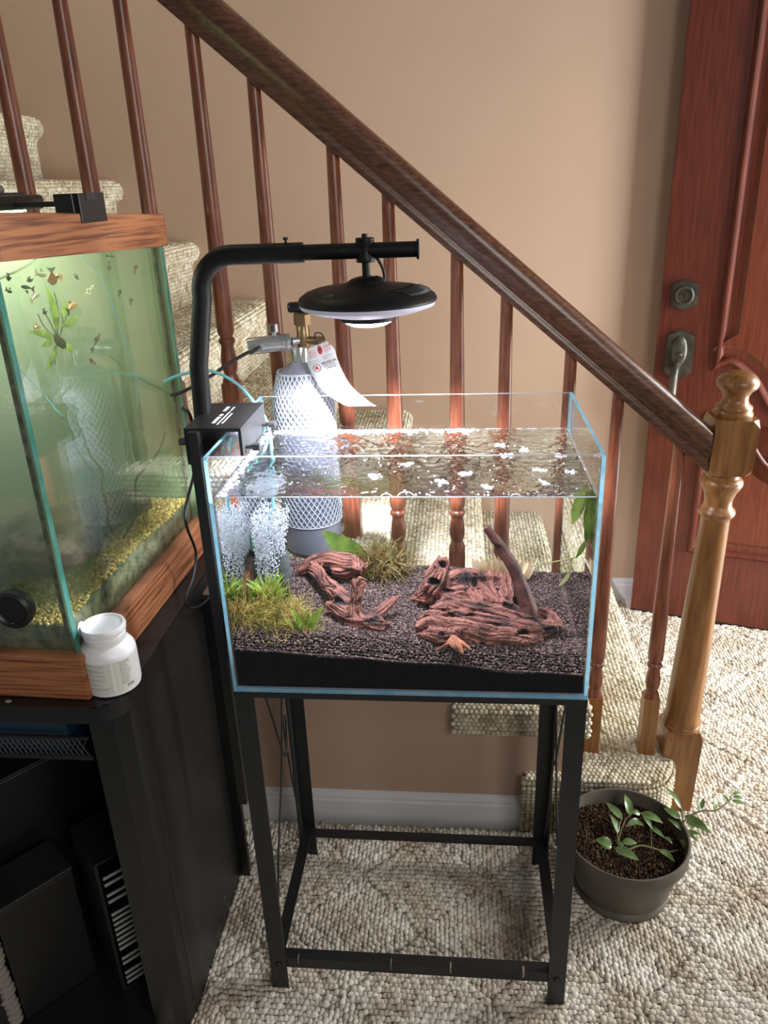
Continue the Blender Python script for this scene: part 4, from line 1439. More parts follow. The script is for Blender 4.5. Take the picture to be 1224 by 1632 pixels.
bm = B(); rod(bm, (.321, .20, AZm), (.3245, .20, AZm), .0155, 18); obj('end_stop', bm, M['lamp_black'], arm, smooth='auto')
bm = B(); rod(bm, (.112, .20, AZm + .012), (.112, .20, AZm + .021), .0022, 10); rod(bm, (.112, .20, AZm + .020), (.112, .20, AZm + .024), .0042, 12); obj('thumb_screw', bm, M['lamp_black'], arm)
# clamp bracket over the glass rim
CT = 1.200
bm = B()
prism(bm, [(-.062, CT - .062), (-.062, CT), (.034, CT), (.034, CT - .048), (.029, CT - .048), (.029, CT - .006), (-.056, CT - .006), (-.056, CT - .062)], .100, .262)
cl = obj('clamp_bracket', bm, M['black'], arm)
bm = B(); box(bm, (-.056, .106, CT - .052), (-.003, .256, CT - .040)); obj('clamp_plate', bm, M['black'], arm)
for (y, z) in ((.120, CT - .038), (.238, CT - .034)):
    bm = B(); rod(bm, (.029, y, z), (.048, y, z), .0038, 10); rod(bm, (.046, y, z), (.058, y, z), .0068, 16); rod(bm, (.0575, y, z), (.0585, y, z), .0035, 6)
    obj('clamp_screw', bm, M['dark_steel'], arm, smooth='auto')
    bm = B(); rod(bm, (-.074, y - .012, z + .014), (-.060, y - .012, z + .014), .0068, 6); rod(bm, (-.060, y - .012, z + .014), (-.040, y - .012, z + .014), .0036, 8)
    obj('clamp_bolt', bm, M['dark_steel'], arm, smooth='auto')
bm = B(); box(bm, (-.053, .088, .42), (-.035, .104, CT - .003), bev=.001); obj('mounting_bar', bm, M['black'], arm)
# white lettering too small to read on the bracket
bm = B()
for (x0, x1, y0, y1) in ((-.024, -.018, .130, .168), (-.024, -.018, .174, .186), (-.013, -.0105, .122, .200), (-.006, -.0035, .128, .190), (-.026, -.020, .205, .235), (-.013, -.0105, .206, .232)):
    y = y0
    while y < y1:
        w_ = rnd.uniform(.002, .005); box(bm, (x0, y, CT), (x1, min(y + w_, y1), CT + .0003)); y += w_ + .0012
obj('printed_lettering', bm, M['white_print'], arm)

lamp = thing('aquarium_lamp', 'black saucer shaped aquarium lamp hanging lit over the water', 'lamp', (LC.x, LC.y, 1.38), rot=(0, R(-1.2), 0))
T0 = Matrix.Translation((LC.x, LC.y, 0))
bm = B()
lathe(bm, [(0.0, 1.4215), (.013, 1.4215), (.024, 1.4185), (.033, 1.413), (.042, 1.409), (.060, 1.407), (.085, 1.404), (.100, 1.399), (.110, 1.392), (.1135, 1.386), (.1125, 1.382)], 72, T0, cap=False)
obj('housing', bm, M['lamp_black'], lamp, smooth='auto')
bm = B(); lathe(bm, [(.1125, 1.3825), (.109, 1.3755), (.088, 1.368), (.060, 1.362), (.045, 1.361)], 72, T0, cap=False); obj('underside', bm, mat('pale_lamp_underside', rgb(206, 204, 222), None, .4), lamp, smooth='auto')
bm = B(); lathe(bm, [(.046, 1.365), (.0485, 1.362), (.0460, 1.353), (.041, 1.352), (.041, 1.358)], 48, T0, cap=False); obj('collar', bm, M['lamp_black'], lamp, smooth='auto')
bm = B(); lathe(bm, [(.041, 1.3535), (.038, 1.3495), (.030, 1.3455), (.018, 1.3430), (0, 1.3420)], 40, T0, cap=False); obj('lens', bm, M['lens'], lamp, smooth=True)
def dome_z(r):
    P_ = [(.013, 1.4215), (.024, 1.4185), (.033, 1.413), (.042, 1.409), (.060, 1.407), (.085, 1.404), (.100, 1.399), (.110, 1.392)]
    for (a, za), (b, zb) in zip(P_, P_[1:]):
        if a <= r <= b:
            return za + (zb - za) * (r - a) / (b - a)
    return 1.40
for k in range(15):      # vent fins on the right of the dome
    a = R(-62 + k * 4.6)
    bm = B()
    rr_ = [.070, .078, .086, .094, .102]
    tube(bm, [(LC.x + r * cos(a + .10 * i), LC.y + r * sin(a + .10 * i), dome_z(r) + .0004) for i, r in enumerate(rr_)], .0012, 6)
    obj('vent_fin', bm, M['rubber'], lamp, smooth=True)
for k in range(12):
    a = R(-95 + k * 11)
    bm = B()
    tube(bm, [(LC.x + r * cos(a + .12 * i), LC.y + r * sin(a + .12 * i), dome_z(r) + .0004) for i, r in enumerate((.016, .022, .028, .033))], .0010, 5)
    obj('hub_fin', bm, M['rubber'], lamp, smooth=True)
bm = B()
for i, (w_, z_) in enumerate(((.016, .0), (.011, .006))):    # faded maker's mark, unreadable
    for k in range(5 - i):
        a = R(-128 + k * 2.4 + i * 1.5); r = .093 - z_
        rod(bm, (LC.x + r * cos(a), LC.y + r * sin(a), dome_z(r) + .0003), (LC.x + (r + .004) * cos(a), LC.y + (r + .004) * sin(a), dome_z(r + .004) + .0003), .0006, 5)
obj('printed_mark', bm, mat('dull_grey_print', rgb(92, 92, 96), None, .6), lamp)
bm = B(); lathe(bm, [(.0065, 1.419), (.0065, 1.446), (.009, 1.446)], 16, T0, cap=False); obj('stem', bm, M['lamp_black'], lamp, smooth='auto')
bm = B()
lathe(bm, [(.0145, 1.4435), (.0150, 1.4445), (.0150, 1.450), (.0132, 1.456), (.0128, 1.462), (.0132, 1.468), (.0150, 1.474), (.0150, 1.4795), (.0142, 1.4805)], 24, T0)
lathe(bm, [(.0048, 1.480), (.0048, 1.486), (.004, 1.4865)], 12, T0)
obj('hanger', bm, M['lamp_black'], lamp, smooth='auto')
bm = B(); tube(bm, catmull([(.250, .204, 1.455), (.258, .206, 1.447), (.266, .208, 1.430), (.268, .208, 1.411)], 8), .0026, 8); obj('cable', bm, M['rubber'], lamp, smooth=True)
ld = bpy.data.lights.new('lamp_light', 'SPOT')
ld.energy, ld.color, ld.spot_size, ld.spot_blend, ld.shadow_soft_size = 225, (0.89, 0.89, 1.0), R(139), 0.70, 0.030
lo_ = bpy.data.objects.new('lamp_light', ld)
lo_.location = (LC.x, LC.y, 1.338)
COL.objects.link(lo_)

# ================================================================== gas bottle
GX, GY, GZ = .056, .514, TZ(4) + .004
gas = thing('gas_bottle', 'silver gas bottle in white netting standing on a stair tread behind the rimless aquarium', 'gas bottle', (GX, GY, GZ))
TG = Matrix.Translation((GX, GY, 0))
bm = B(); lathe(bm, [(.050, GZ), (.062, GZ + .006), (.0645, GZ + .02), (.0645, 1.135), (.060, 1.168), (.048, 1.196), (.032, 1.212), (.022, 1.219), (.0195, 1.222)], 48, TG); obj('body', bm, M['alu'], gas, smooth='auto')
bm = B(); lathe(bm, [(.0195, 1.220), (.0195, 1.252), (.0185, 1.254)], 28, TG); obj('neck', bm, M['steel'], gas, smooth='auto')
bm = B()
def sleeve_r(z):
    return .0665 if z < 1.13 else .0665 - .016 * ((z - 1.13) / .072) ** 1.4
NS, z0s, z1s, turns = 34, .865, 1.202, 1.05
for dirn in (1, -1):
    for k in range(NS):
        P_ = []
        for i in range(31):
            z = z0s + (z1s - z0s) * i / 30
            a = 2 * pi * k / NS + dirn * turns * pi * 2 * i / 30 / 2
            P_.append((GX + sleeve_r(z) * cos(a), GY + sleeve_r(z) * sin(a), z))
        tube(bm, P_, .0015, 4, cap=False)
ns = obj('netting_sleeve', bm, M['net'], gas, smooth=True, kind='stuff')
bm = B()
for z in (z0s, z1s):
    tube(bm, [(GX + sleeve_r(z) * cos(2 * pi * i / 40), GY + sleeve_r(z) * sin(2 * pi * i / 40), z) for i in range(41)], .0014, 5, cap=False)
obj('sleeve_hem', bm, M['net'], gas)
VX = .066
TV = Matrix.Translation((VX, GY, 0))
bm = B(); lathe(bm, [(.012, 1.250), (.0135, 1.256), (.0135, 1.296), (.012, 1.298)], 20, TV); rod(bm, (VX, GY, 1.266), (.104, GY - .01, 1.264), .0085, 14)
obj('valve_body', bm, M['brass'], gas, smooth='auto')
bm = B(); lathe(bm, [(.0175, 1.297), (.0175, 1.318), (.015, 1.321), (.0, 1.321)], 6, TV); obj('hex_nut', bm, M['brass'], gas)
bm = B(); rod(bm, (.096, GY - .008, 1.264), (.108, GY - .012, 1.264), .0115, 6); obj('side_port_nut', bm, M['brass'], gas)
bm = B(); tube(bm, catmull([(.092, GY - .012, 1.272), (.096, GY - .022, 1.283), (.108, GY - .02, 1.281), (.113, GY - .014, 1.268)], 6), .0013, 6); obj('wire_loop', bm, M['rubber'], gas)
bm = B(); lathe(bm, [(.007, 1.320), (.007, 1.333)], 12, TV)
hp = [(VX - .026 + .052 * i / 14, GY - .004, 1.333) for i in range(15)]
tube(bm, hp, .0108, 14, fn=lambda a, t: (.8 if t < .02 or t > .98 else 1) * (1 + .05 * sin(5 * a)))
obj('valve_handle', bm, M['black_plastic'], gas, smooth='auto')
# regulator with solenoid, lying to the left of the valve
bm = B()
RY_ = GY - .020
tube(bm, [(.058, RY_ + .012, 1.266), (.048, RY_ + .008, 1.2655), (.044, RY_ + .006, 1.2655)], .0085, 14)
tube(bm, [(.044, RY_ + .006, 1.2655), (.040, RY_ + .006, 1.2655), (.0, RY_ - .004, 1.263), (-.040, RY_ - .012, 1.2605), (-.044, RY_ - .013, 1.260)], [.013, .0175, .0175, .0175, .0165], 24)
reg = obj('regulator', bm, M['steel'], gas, smooth='auto')
for x in (.026, .034):
    bm = B(); rod(bm, (x, RY_ + .001, 1.2645), (x + .004, RY_ + .002, 1.2647), .0186, 24); obj('ring', bm, M['steel'], reg, smooth='auto')
bm = B(); rod(bm, (.010, RY_ - .002, 1.276), (.010, RY_ - .002, 1.288), .005, 12); obj('knob_stem', bm, M['steel'], reg, smooth='auto')
bm = B(); rod(bm, (.010, RY_ - .002, 1.287), (.010, RY_ - .002, 1.303), .0098, 12); obj('knob', bm, M['steel'], reg, smooth='auto')
bm = B(); rod(bm, (.010, RY_ - .0122, 1.289), (.010, RY_ - .0110, 1.3025), .0045, 8); obj('knob_band', bm, M['rubber'], reg)
bm = B(); rod(bm, (-.016, RY_ - .024, 1.262), (-.016, RY_ - .030, 1.262), .006, 14); obj('cable_gland', bm, M['steel'], reg, smooth='auto')

# paper tag tied to the valve
TAGP = catmull([(.1045, .462, 1.2655), (.116, .456, 1.222), (.140, .440, 1.182), (.178, .418, 1.158), (.196, .404, 1.153)], 7)
tg = thing('paper_tag', 'white curling safety inspection tag with red and black print tied to the gas bottle', 'tag', TAGP[0])
tgw0, tgw1 = Vector((.95, .1, .33)).normalized(), Vector((.93, -.35, .10)).normalized()
cum = [0.0]
for a, b in zip(TAGP, TAGP[1:]):
    cum.append(cum[-1] + (b - a).length)
def tag_at(u, v, lift=0.0):
    """u across (-.5 .. .5 of the width), v along in metres from the top"""
    v = min(max(v, 0), cum[-1] - 1e-6)
    for i in range(len(cum) - 1):
        if cum[i] <= v <= cum[i + 1]:
            t_ = (v - cum[i]) / (cum[i + 1] - cum[i])
            break
    p = TAGP[i].lerp(TAGP[i + 1], t_)
    w_ = tgw0.lerp(tgw1, v / cum[-1]).normalized()
    d_ = (TAGP[i + 1] - TAGP[i]).normalized()
    n_ = d_.cross(w_).normalized()
    if n_.y > 0:
        n_ = -n_
    return p + w_ * (u * .062) + n_ * lift
def half_w(v):
    return .5 * (min(1, .62 + v / .018 * .38))
bm = B()
rows = []
for i in range(25):
    v = cum[-1] * i / 24
    rows.append([[bm.verts.new(tag_at(u * 2 * half_w(v), v, l_)) for u in (-.5, -.25, 0, .25, .5)] for l_ in (0, -.0005)])
for a, b in zip(rows, rows[1:]):
    for l_ in (0, 1):
        for k in range(4):
            bm.faces.new((a[l_][k], a[l_][k + 1], b[l_][k + 1], b[l_][k]))
    for k in (0, 4):
        bm.faces.new((a[0][k], b[0][k], b[1][k], a[1][k]))
for r_ in (rows[0], rows[-1]):
    for k in range(4):
        bm.faces.new((r_[0][k], r_[0][k + 1], r_[1][k + 1], r_[1][k]))
obj('card', bm, M['paper'], tg, smooth=True)
def tag_poly(bm, poly, lift=.0004):
    bm.faces.new([bm.verts.new(tag_at(u, v, lift)) for u, v in poly])
def tag_bar(bm, u0, u1, v, h):
    u = u0
    while u < u1:
        w_ = rnd.uniform(.03, .09)
        tag_poly(bm, [(u, v), (min(u + w_, u1), v), (min(u + w_, u1), v + h), (u, v + h)])
        u += w_ + .018
def tag_text(s, size, u0, v0, material, nm):
    b2 = text_mesh(s, size)
    for v in b2.verts:
        v.co = tag_at(u0 + v.co.x / .062, v0 - v.co.y, .0005)
    return obj(nm, b2, material, tg)
bm = B()
tag_poly(bm, [(.02 + .085 * cos(R(a)), .012 + .0082 * sin(R(a))) for a in range(0, 360, 20)])
obj('eyelet_ring', bm, M['red_ink'], tg)
bm = B(); tag_poly(bm, [(.02 + .032 * cos(R(a)), .012 + .0026 * sin(R(a))) for a in range(0, 360, 30)], .0008); obj('eyelet_hole', bm, M['ink'], tg)
bm = B()
for k in range(5):
    tag_bar(bm, -.40 + .01 * k, -.12, .008 + k * .0032, .0011)
for k in range(4):
    tag_bar(bm, .16, .40, .007 + k * .0032, .0011 if k else .0018)
obj('red_print', bm, M['red_ink'], tg)
bm = B()
tag_bar(bm, -.42, -.12, .0285, .0008); tag_bar(bm, .05, .44, .0265, .0006); tag_bar(bm, -.40, -.1, .0325, .0008); tag_bar(bm, .08, .2, .030, .001)
tag_bar(bm, -.02, .40, .0425, .0012); tag_bar(bm, -.0, .44, .046, .0012); tag_bar(bm, .05, .42, .0495, .0016)
tag_bar(bm, .2, .32, .062, .0008); tag_bar(bm, .18, .30, .066, .0008)
obj('black_print', bm, M['ink'], tg)
tag_text('FIRE-ADE, INC.', .0053, -.06, .0405, M['ink'], 'company_lettering')
bm = B()
for k in range(24):
    a0, a1 = 2 * pi * k / 24, 2 * pi * (k + 1) / 24
    tag_poly(bm, [(-.25 + .115 * cos(a0), .0445 + .0071 * sin(a0)), (-.25 + .115 * cos(a1), .0445 + .0071 * sin(a1)), (-.25 + .135 * cos(a1), .0445 + .0084 * sin(a1)), (-.25 + .135 * cos(a0), .0445 + .0084 * sin(a0))])
obj('badge_ring', bm, M['ink'], tg)
bm = B()
tag_poly(bm, [(-.30, .049), (-.32, .044), (-.27, .040), (-.26, .0425), (-.22, .039), (-.20, .045), (-.23, .0495), (-.26, .046)])
tag_poly(bm, [(-.33, .0395), (-.315, .0388), (-.17, .0495), (-.185, .0503)])
obj('badge_flame', bm, M['red_ink'], tg)
bm = B(); tube(bm, catmull([tag_at(.02, .012, .001), (.104, .462, 1.270), (.098, .485, 1.274), (.092, .498, 1.262)], 6), .0007, 5); obj('string', bm, M['ink'], tg)

# cables
bm = B()
tube(bm, catmull([(-.016, RY_ - .030, 1.262), (-.03, RY_ - .04, 1.254), (-0.0371, 0.4500, 1.2541), (-0.0658, 0.4400, 1.2402), (-0.1182, 0.4200, 1.2098), (-0.1742, 0.4200, 1.1822), (-0.1989, 0.4200, 1.1760)], 8), .0035, 8)
o = obj('solenoid_cable', bm, M['rubber'], smooth=True); tag(o, 'black cable running from the regulator down left behind the lamp stand', 'cable')
bm = B()
tube(bm, catmull([(-0.1000, 0.2092, 1.2059), (-0.0850, 0.2013, 1.1965), (-0.0900, 0.2211, 1.1560), (-0.1000, 0.2171, 1.1157), (-0.1050, 0.2378, 1.0754), (-0.1100, 0.2193, 1.0475), (-0.1200, 0.2099, 1.0135), (-0.1200, 0.2025, 0.9783), (-0.1250, 0.2416, 0.9072), (-0.1250, 0.2098, 0.8686), (-0.1280, 0.1693, 0.8495), (-0.1280, 0.1701, 0.8245), (-0.1280, 0.2281, 0.7942), (-0.1280, 0.2939, 0.7777), (-0.1280, 0.3390, 0.7649)], 8), .0028, 8)
o = obj('lamp_cable', bm, M['rubber'], smooth=True); tag(o, 'thin black cable hanging in waves between the two aquariums', 'cable')

# ================================================================== oak trimmed aquarium on the left
TT = .82                    # table top
byaw = -math.atan2(.021, .57)
BO = Vector((-.203, -.109, TT))
big = thing('oak_trimmed_aquarium', 'large green tinted aquarium with oak trim on the black cabinet', 'aquarium', BO, byaw)
BM = ROOTM[big.name]
BL, BD, BH = .62, .572, .700
def trim_ring(z0, z1, out):
    for nm, lo, hi in (('trim_board', (-BL, -out, z0), (out, .016, z1)), ('trim_board', (-BL, BD - .016, z0), (out, BD + .001, z1)), ('trim_board', (-.012, .016, z0), (out, BD - .016, z1)), ('trim_board', (-BL, .016, z0), (-BL + .02, BD - .016, z1))):
        bm = B(); box(bm, lo, hi, bev=.002); obj(nm, bm, M['trim_oak'], big, world=False)
trim_ring(.0005, .076, .010)
trim_ring(.642, .700, .006)
def bpane(nm, lo, hi, edges):
    bm = B(); box(bm, lo, hi)
    o = obj(nm, bm, [M['green_glass'], M['teal_edge']], big, world=False)
    for p in o.data.polygons:
        ax = max(range(3), key=lambda k: abs(p.normal[k]))
        if 'xyz'[ax] in edges:
            p.material_index = 1
bpane('front_pane', (-BL + .01, .004, .02), (-.004, .016, .69), 'xz')
M['algae_pane'] = mat('algae_coated_glass', rgb(140, 164, 116), rgb(158, 180, 132), .4, scale=4, transl=.35)
M['green_glass'], _g = M['algae_pane'], M['green_glass']
bpane('back_pane', (-BL + .01, BD - .016, .02), (-.004, BD - .004, .69), 'xz')
M['green_glass'] = _g
_t, M['teal_edge'] = M['teal_edge'], mat('pale_olive_edge', rgb(134, 156, 120), rgb(150, 170, 140), .2, scale=14, transl=.3)
bpane('side_pane', (-.016, .0165, .02), (-.006, BD - .0165, .69), 'yz')
M['teal_edge'] = _t
M['green_glass'] = M['algae_pane']
bpane('side_pane', (-BL + .01, .0165, .02), (-BL + .02, BD - .0165, .69), 'yz')
bm = B(); box(bm, (-BL + .02, .016, .02), (-.016, BD - .016, .03)); obj('bottom_pane', bm, M['teal_edge'], big, world=False)
for seam in ([(-.016, .0165), (-.024, .0165), (-.016, .0245)], [(-.016, BD - .0165), (-.024, BD - .0165), (-.016, BD - .0245)]):
    bm = B(); prism(bm, seam, .08, .64, axis='z'); obj('silicone_seam', bm, M['algae'], big, world=False)
bm = B(); box(bm, (-.020, BD - .010, .600), (-.0055, BD - .002, .642)); obj('blue_tape', bm, mat('blue_masking_tape', rgb(40, 110, 190), None, .6), big, world=False)

def bw(p):      # local -> world
    return BM @ Vector(p)
# murky green water
m, nt, out = new_mat('murky_green_water')
vs = nt.nodes.new('ShaderNodeVolumeScatter'); vs.inputs['Color'].default_value = (0.76, 0.84, 0.48, 1); vs.inputs['Density'].default_value = 2.6; vs.inputs['Anisotropy'].default_value = 0.2
va = nt.nodes.new('ShaderNodeVolumeAbsorption'); va.inputs['Color'].default_value = (0.62, 0.78, 0.52, 1); va.inputs['Density'].default_value = 1.8
ad = nt.nodes.new('ShaderNodeAddShader')
nt.links.new(vs.outputs[0], ad.inputs[0]); nt.links.new(va.outputs[0], ad.inputs[1]); nt.links.new(ad.outputs[0], out.inputs['Volume'])
tr = nt.nodes.new('ShaderNodeBsdfTransparent'); nt.links.new(tr.outputs[0], out.inputs['Surface'])
M['murky'] = m
bm = B(); box(bm, (-BL + .021, .017, .031), (-.0165, BD - .017, .652)); bm.transform(BM)
o = obj('murky_water', bm, M['murky']); tag(o, 'murky green water filling the oak trimmed aquarium', 'water', kind='stuff')

# gravel bed with algae edge
def bgz(x, y):
    return .118 + .012 * noise.noise((x * 5, y * 5, 3)) + .03 * math.exp(-((x + .12) ** 2 + (y - .25) ** 2) / .02) * 0.6
bm = B()
nx, ny = 44, 24
gr = [[None] * (ny + 1) for _ in range(nx + 1)]
for i in range(nx + 1):
    for j in range(ny + 1):
        x, y = -BL + .022 + (BL - .040) * i / nx, .018 + (BD - .036) * j / ny
        gr[i][j] = bm.verts.new((x, y, bgz(x, y)))
for i in range(nx):
    for j in range(ny):
        bm.faces.new((gr[i][j], gr[i + 1][j], gr[i + 1][j + 1], gr[i][j + 1]))
rim_ = [gr[i][0] for i in range(nx + 1)] + [gr[nx][j] for j in range(1, ny + 1)] + [gr[i][ny] for i in range(nx - 1, -1, -1)] + [gr[0][j] for j in range(ny - 1, 0, -1)]
low = [bm.verts.new((v.co.x, v.co.y, .031)) for v in rim_]
for i in range(len(rim_)):
    j = (i + 1) % len(rim_)
    bm.faces.new((rim_[i], rim_[j], low[j], low[i]))
bm.faces.new(low)
bm.transform(BM)
gb = obj('gravel_bed', bm, M['algae']); tag(gb, 'yellow gravel bed with a green algae edge in the oak trimmed aquarium', 'gravel', kind='stuff')
pts, rots, scls = [], [], []
for i in range(74):
    for j in range(88):
        x, y = -.46 + i * .0060 + rnd.uniform(-.002, .002), .022 + j * .0060 + rnd.uniform(-.002, .002)
        if x > -.021 or y > BD - .022:
            continue
        pts.append(tuple(bw((x, y, bgz(x, y) + rnd.uniform(-.001, .003))))); rots.append((rnd.random() * 3, rnd.random() * 3, rnd.random() * 3)); k = rnd.uniform(.7, 1.35); scls.append((k, k * .85, k * .7))
scatter('gravel_pebbles', pts, rots, scls, M['pebble'], radius=(.0042, .0042, .0042), sub=1, parent=gb)

# sunken log
lg = [[((-0.4000, -0.0205, 1.0034),.045),((-0.3600, 0.0675, 1.0077),.05),((-0.3300, 0.1627, 0.9889),.05),((-0.3100, 0.3056, 0.9668),.042),((-0.2900, 0.3994, 0.9493),.03)], [((-0.3300, -0.0020, 1.0233),.035),((-0.2500, -0.0296, 1.0316),.035),((-0.2800, 0.1274, 0.9764),.028)]]
o = obj('sunken_log', gnarled(lg, .006, amp=.2, fine=.003, seed=12), M['log'], smooth=True); tag(o, 'long dark sunken log lying on the gravel of the oak trimmed aquarium', 'log')
leafy('small_sword_plant', 'tiny grassy green plant in front of the sunken log', [((-0.2600, 0.0697, 0.9552), q, .006, (1, -.4, .2), .08, .3) for q in ((-0.2550, 0.0496, 0.9918), (-0.2550, 0.0638, 0.9909), (-0.2550, 0.0749, 0.9819), (-0.2550, 0.0913, 0.9788), (-0.2550, 0.0956, 0.9645), (-0.2550, 0.0415, 0.9839))], M['leaf_mid'])

# plant held at the surface
X0 = -.25
ctr = (90, 535)
lv = [((-0.2500, 0.1071, 1.3685), (-0.2500, 0.1028, 1.4315), .013), ((-0.2500, 0.1369, 1.3785), (-0.2500, 0.1516, 1.4032), .012), ((-0.2500, 0.1250, 1.3655), (-0.2500, 0.1856, 1.3709), .012), ((-0.2500, 0.0890, 1.3549), (-0.2500, 0.0236, 1.3751), .012), ((-0.2500, 0.0871, 1.3504), (-0.2500, 0.0536, 1.3470), .012), ((-0.2500, 0.0948, 1.3391), (-0.2500, 0.0496, 1.3091), .011), ((-0.2500, 0.1161, 1.3390), (-0.2500, 0.1518, 1.3177), .011), ((-0.2500, 0.1091, 1.3632), (-0.2500, 0.1070, 1.3880), .009)]
st_ = [((-0.2500, 0.1073, 1.3487), (-0.2500, 0.1071, 1.3734), (-0.2500, 0.1023, 1.3964)), ((-0.2500, 0.1073, 1.3487), (-0.2500, 0.1228, 1.3807), (-0.2500, 0.1264, 1.4046), (-0.2500, 0.1239, 1.4185)), ((-0.2500, 0.1033, 1.3494), (-0.2500, 0.0729, 1.3742), (-0.2500, 0.0620, 1.3948)), ((-0.2500, 0.1112, 1.3480), (-0.2500, 0.1330, 1.3691), (-0.2500, 0.1348, 1.3838)), ((-0.2500, 0.1014, 1.3448), (-0.2500, 0.0879, 1.3226), (-0.2500, 0.0833, 1.3116)), ((-0.2500, 0.1092, 1.3483), (-0.2500, 0.0962, 1.3722), (-0.2500, 0.0833, 1.3944)), ((-0.2500, 0.1140, 1.3494), (-0.2500, 0.1310, 1.3645), (-0.2500, 0.1533, 1.3810))]
t = leafy('rootless_plant', 'floating green plant with long leaves and dark stems in the oak trimmed aquarium',
          [(a, b, w_, (1, -.5, .1), .08, .3) for a, b, w_ in lv], M['leaf_bright'],
          stems=[(list(s_), .0010) for s_ in st_], stem_m=mat('dark_plant_stem', rgb(66, 70, 40), rgb(90, 92, 56), .6, scale=20))
bm = gnarled([[((-0.2500, 0.1025, 1.3575),.004),((-0.2500, 0.1113, 1.3430),.007),((-0.2500, 0.1222, 1.3328),.005)]], .002, seed=4)
obj('rhizome', bm, M['log'], t, smooth=True)
def fish(p0, p1, hgt, material, label, tail=None, X=-.27, cat='fish', fin=None):
    """a fish whose snout and tail root are at two points of the water (pixel pairs already turned to space)"""
    a, b = Vector(p0), Vector(p1)
    d_ = b - a
    L_ = d_.length
    t = thing('fish', label, cat, a, group='fish of the oak trimmed aquarium')
    bm = B()
    P_ = [a + d_ * (i / 10) for i in range(11)]
    tube(bm, P_, [hgt * k for k in (.12, .5, .78, .95, 1, .96, .85, .68, .5, .36, .26)], 10, flat=.55)
    obj('body', bm, material, t, smooth=True)
    s_ = d_.normalized().cross(Vector((1, -.4, 0))).normalized()
    bm = B()
    e = b + d_.normalized() * (L_ * .32)
    th = Vector((1, -.4, 0)).normalized() * .0006
    for sg in (1, -1):
        pass
    v = [b - s_ * hgt * .25, b + s_ * hgt * .25, e + s_ * hgt * 1.0, e - d_.normalized() * L_ * .08, e - s_ * hgt * 1.0]
    f1 = [bm.verts.new(q + th) for q in v]; f2 = [bm.verts.new(q - th) for q in v]
    bm.faces.new(f1); bm.faces.new(f2[::-1])
    for i in range(5):
        j = (i + 1) % 5
        bm.faces.new((f1[i], f1[j], f2[j], f2[i]))
    obj('tail_fin', bm, tail or material, t)
    bm = B()
    mid = a + d_ * .45
    v = [mid - d_ * .12 + s_ * hgt * .9, mid + d_ * .22 + s_ * hgt * .8, mid + d_ * .2 + s_ * hgt * 1.7]
    f1 = [bm.verts.new(q + th) for q in v]; f2 = [bm.verts.new(q - th) for q in v]
    bm.faces.new(f1); bm.faces.new(f2[::-1])
    for i in range(3):
        j = (i + 1) % 3
        bm.faces.new((f1[i], f1[j], f2[j], f2[i]))
    obj('dorsal_fin', bm, fin or tail or material, t)
F = M
fish((-0.2390, 0.1031, 1.4312), (-0.2370, 0.1036, 1.4517), 0.0086, F['fish_red'], 'rust coloured fish with a black fin near the surface, above the floating plant', F['fish_black'])
fish((-0.2270, 0.0632, 1.4492), (-0.2270, 0.0429, 1.4549), 0.0057, F['fish_pale'], 'pale yellow fish just left of the rust coloured fish')
fish((-0.2400, 0.1300, 1.4462), (-0.2400, 0.1346, 1.4372), 0.0057, mat('peach_fish_skin', rgb(236, 176, 120), None, .4), 'small peach fish just right of the rust coloured fish')
fish((-0.2370, 0.1622, 1.3974), (-0.2370, 0.1364, 1.3892), 0.0067, F['fish_orange'], 'bright orange fish with a dark tail right of the floating plant', F['fish_black'])
fish((-0.2450, 0.0510, 1.3777), (-0.2450, 0.0374, 1.3772), 0.0046, F['fish_orange'], 'small orange fish half hidden behind the left leaf of the floating plant')
dark = [((-0.2320, -0.0290, 1.4524), (-0.2320, -0.0272, 1.4606), 'small dark fish at the far left just under the oak trim'), ((-0.2320, -0.0291, 1.4364), (-0.2320, -0.0383, 1.4418), 'small dark fish at the far left, second below the oak trim'), ((-0.2320, 0.0005, 1.4422), (-0.2320, 0.0261, 1.4357), 'plump dark fish left of the rust coloured fish'),
        ((-0.2320, 0.0261, 1.4445), (-0.2320, 0.0252, 1.4507), 'tiny dark fish right above the plump dark fish'), ((-0.2320, 0.1771, 1.4313), (-0.2320, 0.1672, 1.4402), 'dark fish with a bent tail right of the peach fish'), ((-0.2320, 0.2998, 1.4328), (-0.2320, 0.3049, 1.4451), 'tiny dark upright fish below the middle of the oak trim'),
        ((-0.2320, 0.4286, 1.4315), (-0.2320, 0.4148, 1.4212), 'dark slanting fish second from the back right corner of the oak trimmed aquarium'), ((-0.2320, 0.4651, 1.4328), (-0.2320, 0.4520, 1.4175), 'dark upright fish nearest the back right corner of the oak trimmed aquarium'), ((-0.2320, 0.3309, 1.4547), (-0.2320, 0.3049, 1.4579), 'dark flat fish touching the oak trim'),
        ((-0.2320, 0.0500, 1.3944), (-0.2320, 0.0493, 1.4019), 'dark upright fish left of the long leaf of the floating plant'), ((-0.2320, 0.2231, 1.3380), (-0.2320, 0.1877, 1.3198), 'brownish fish swimming down at the centre of the side pane'), ((-0.2320, 0.1663, 1.3039), (-0.2320, 0.1797, 1.2947), 'small reddish brown fish below the centre of the side pane'),
        ((-0.2320, 0.3348, 1.3960), (-0.2320, 0.3258, 1.3882), 'faint dark fish above the reflected gas bottle'), ((-0.2320, 0.3800, 1.3754), (-0.2320, 0.3705, 1.3675), 'faint dark fish near the back right corner, lower one')]
for a, b, lab in dark:
    fish(a, b, .0034 if 'plump' not in lab else .0050, F['fish_dark'], lab)
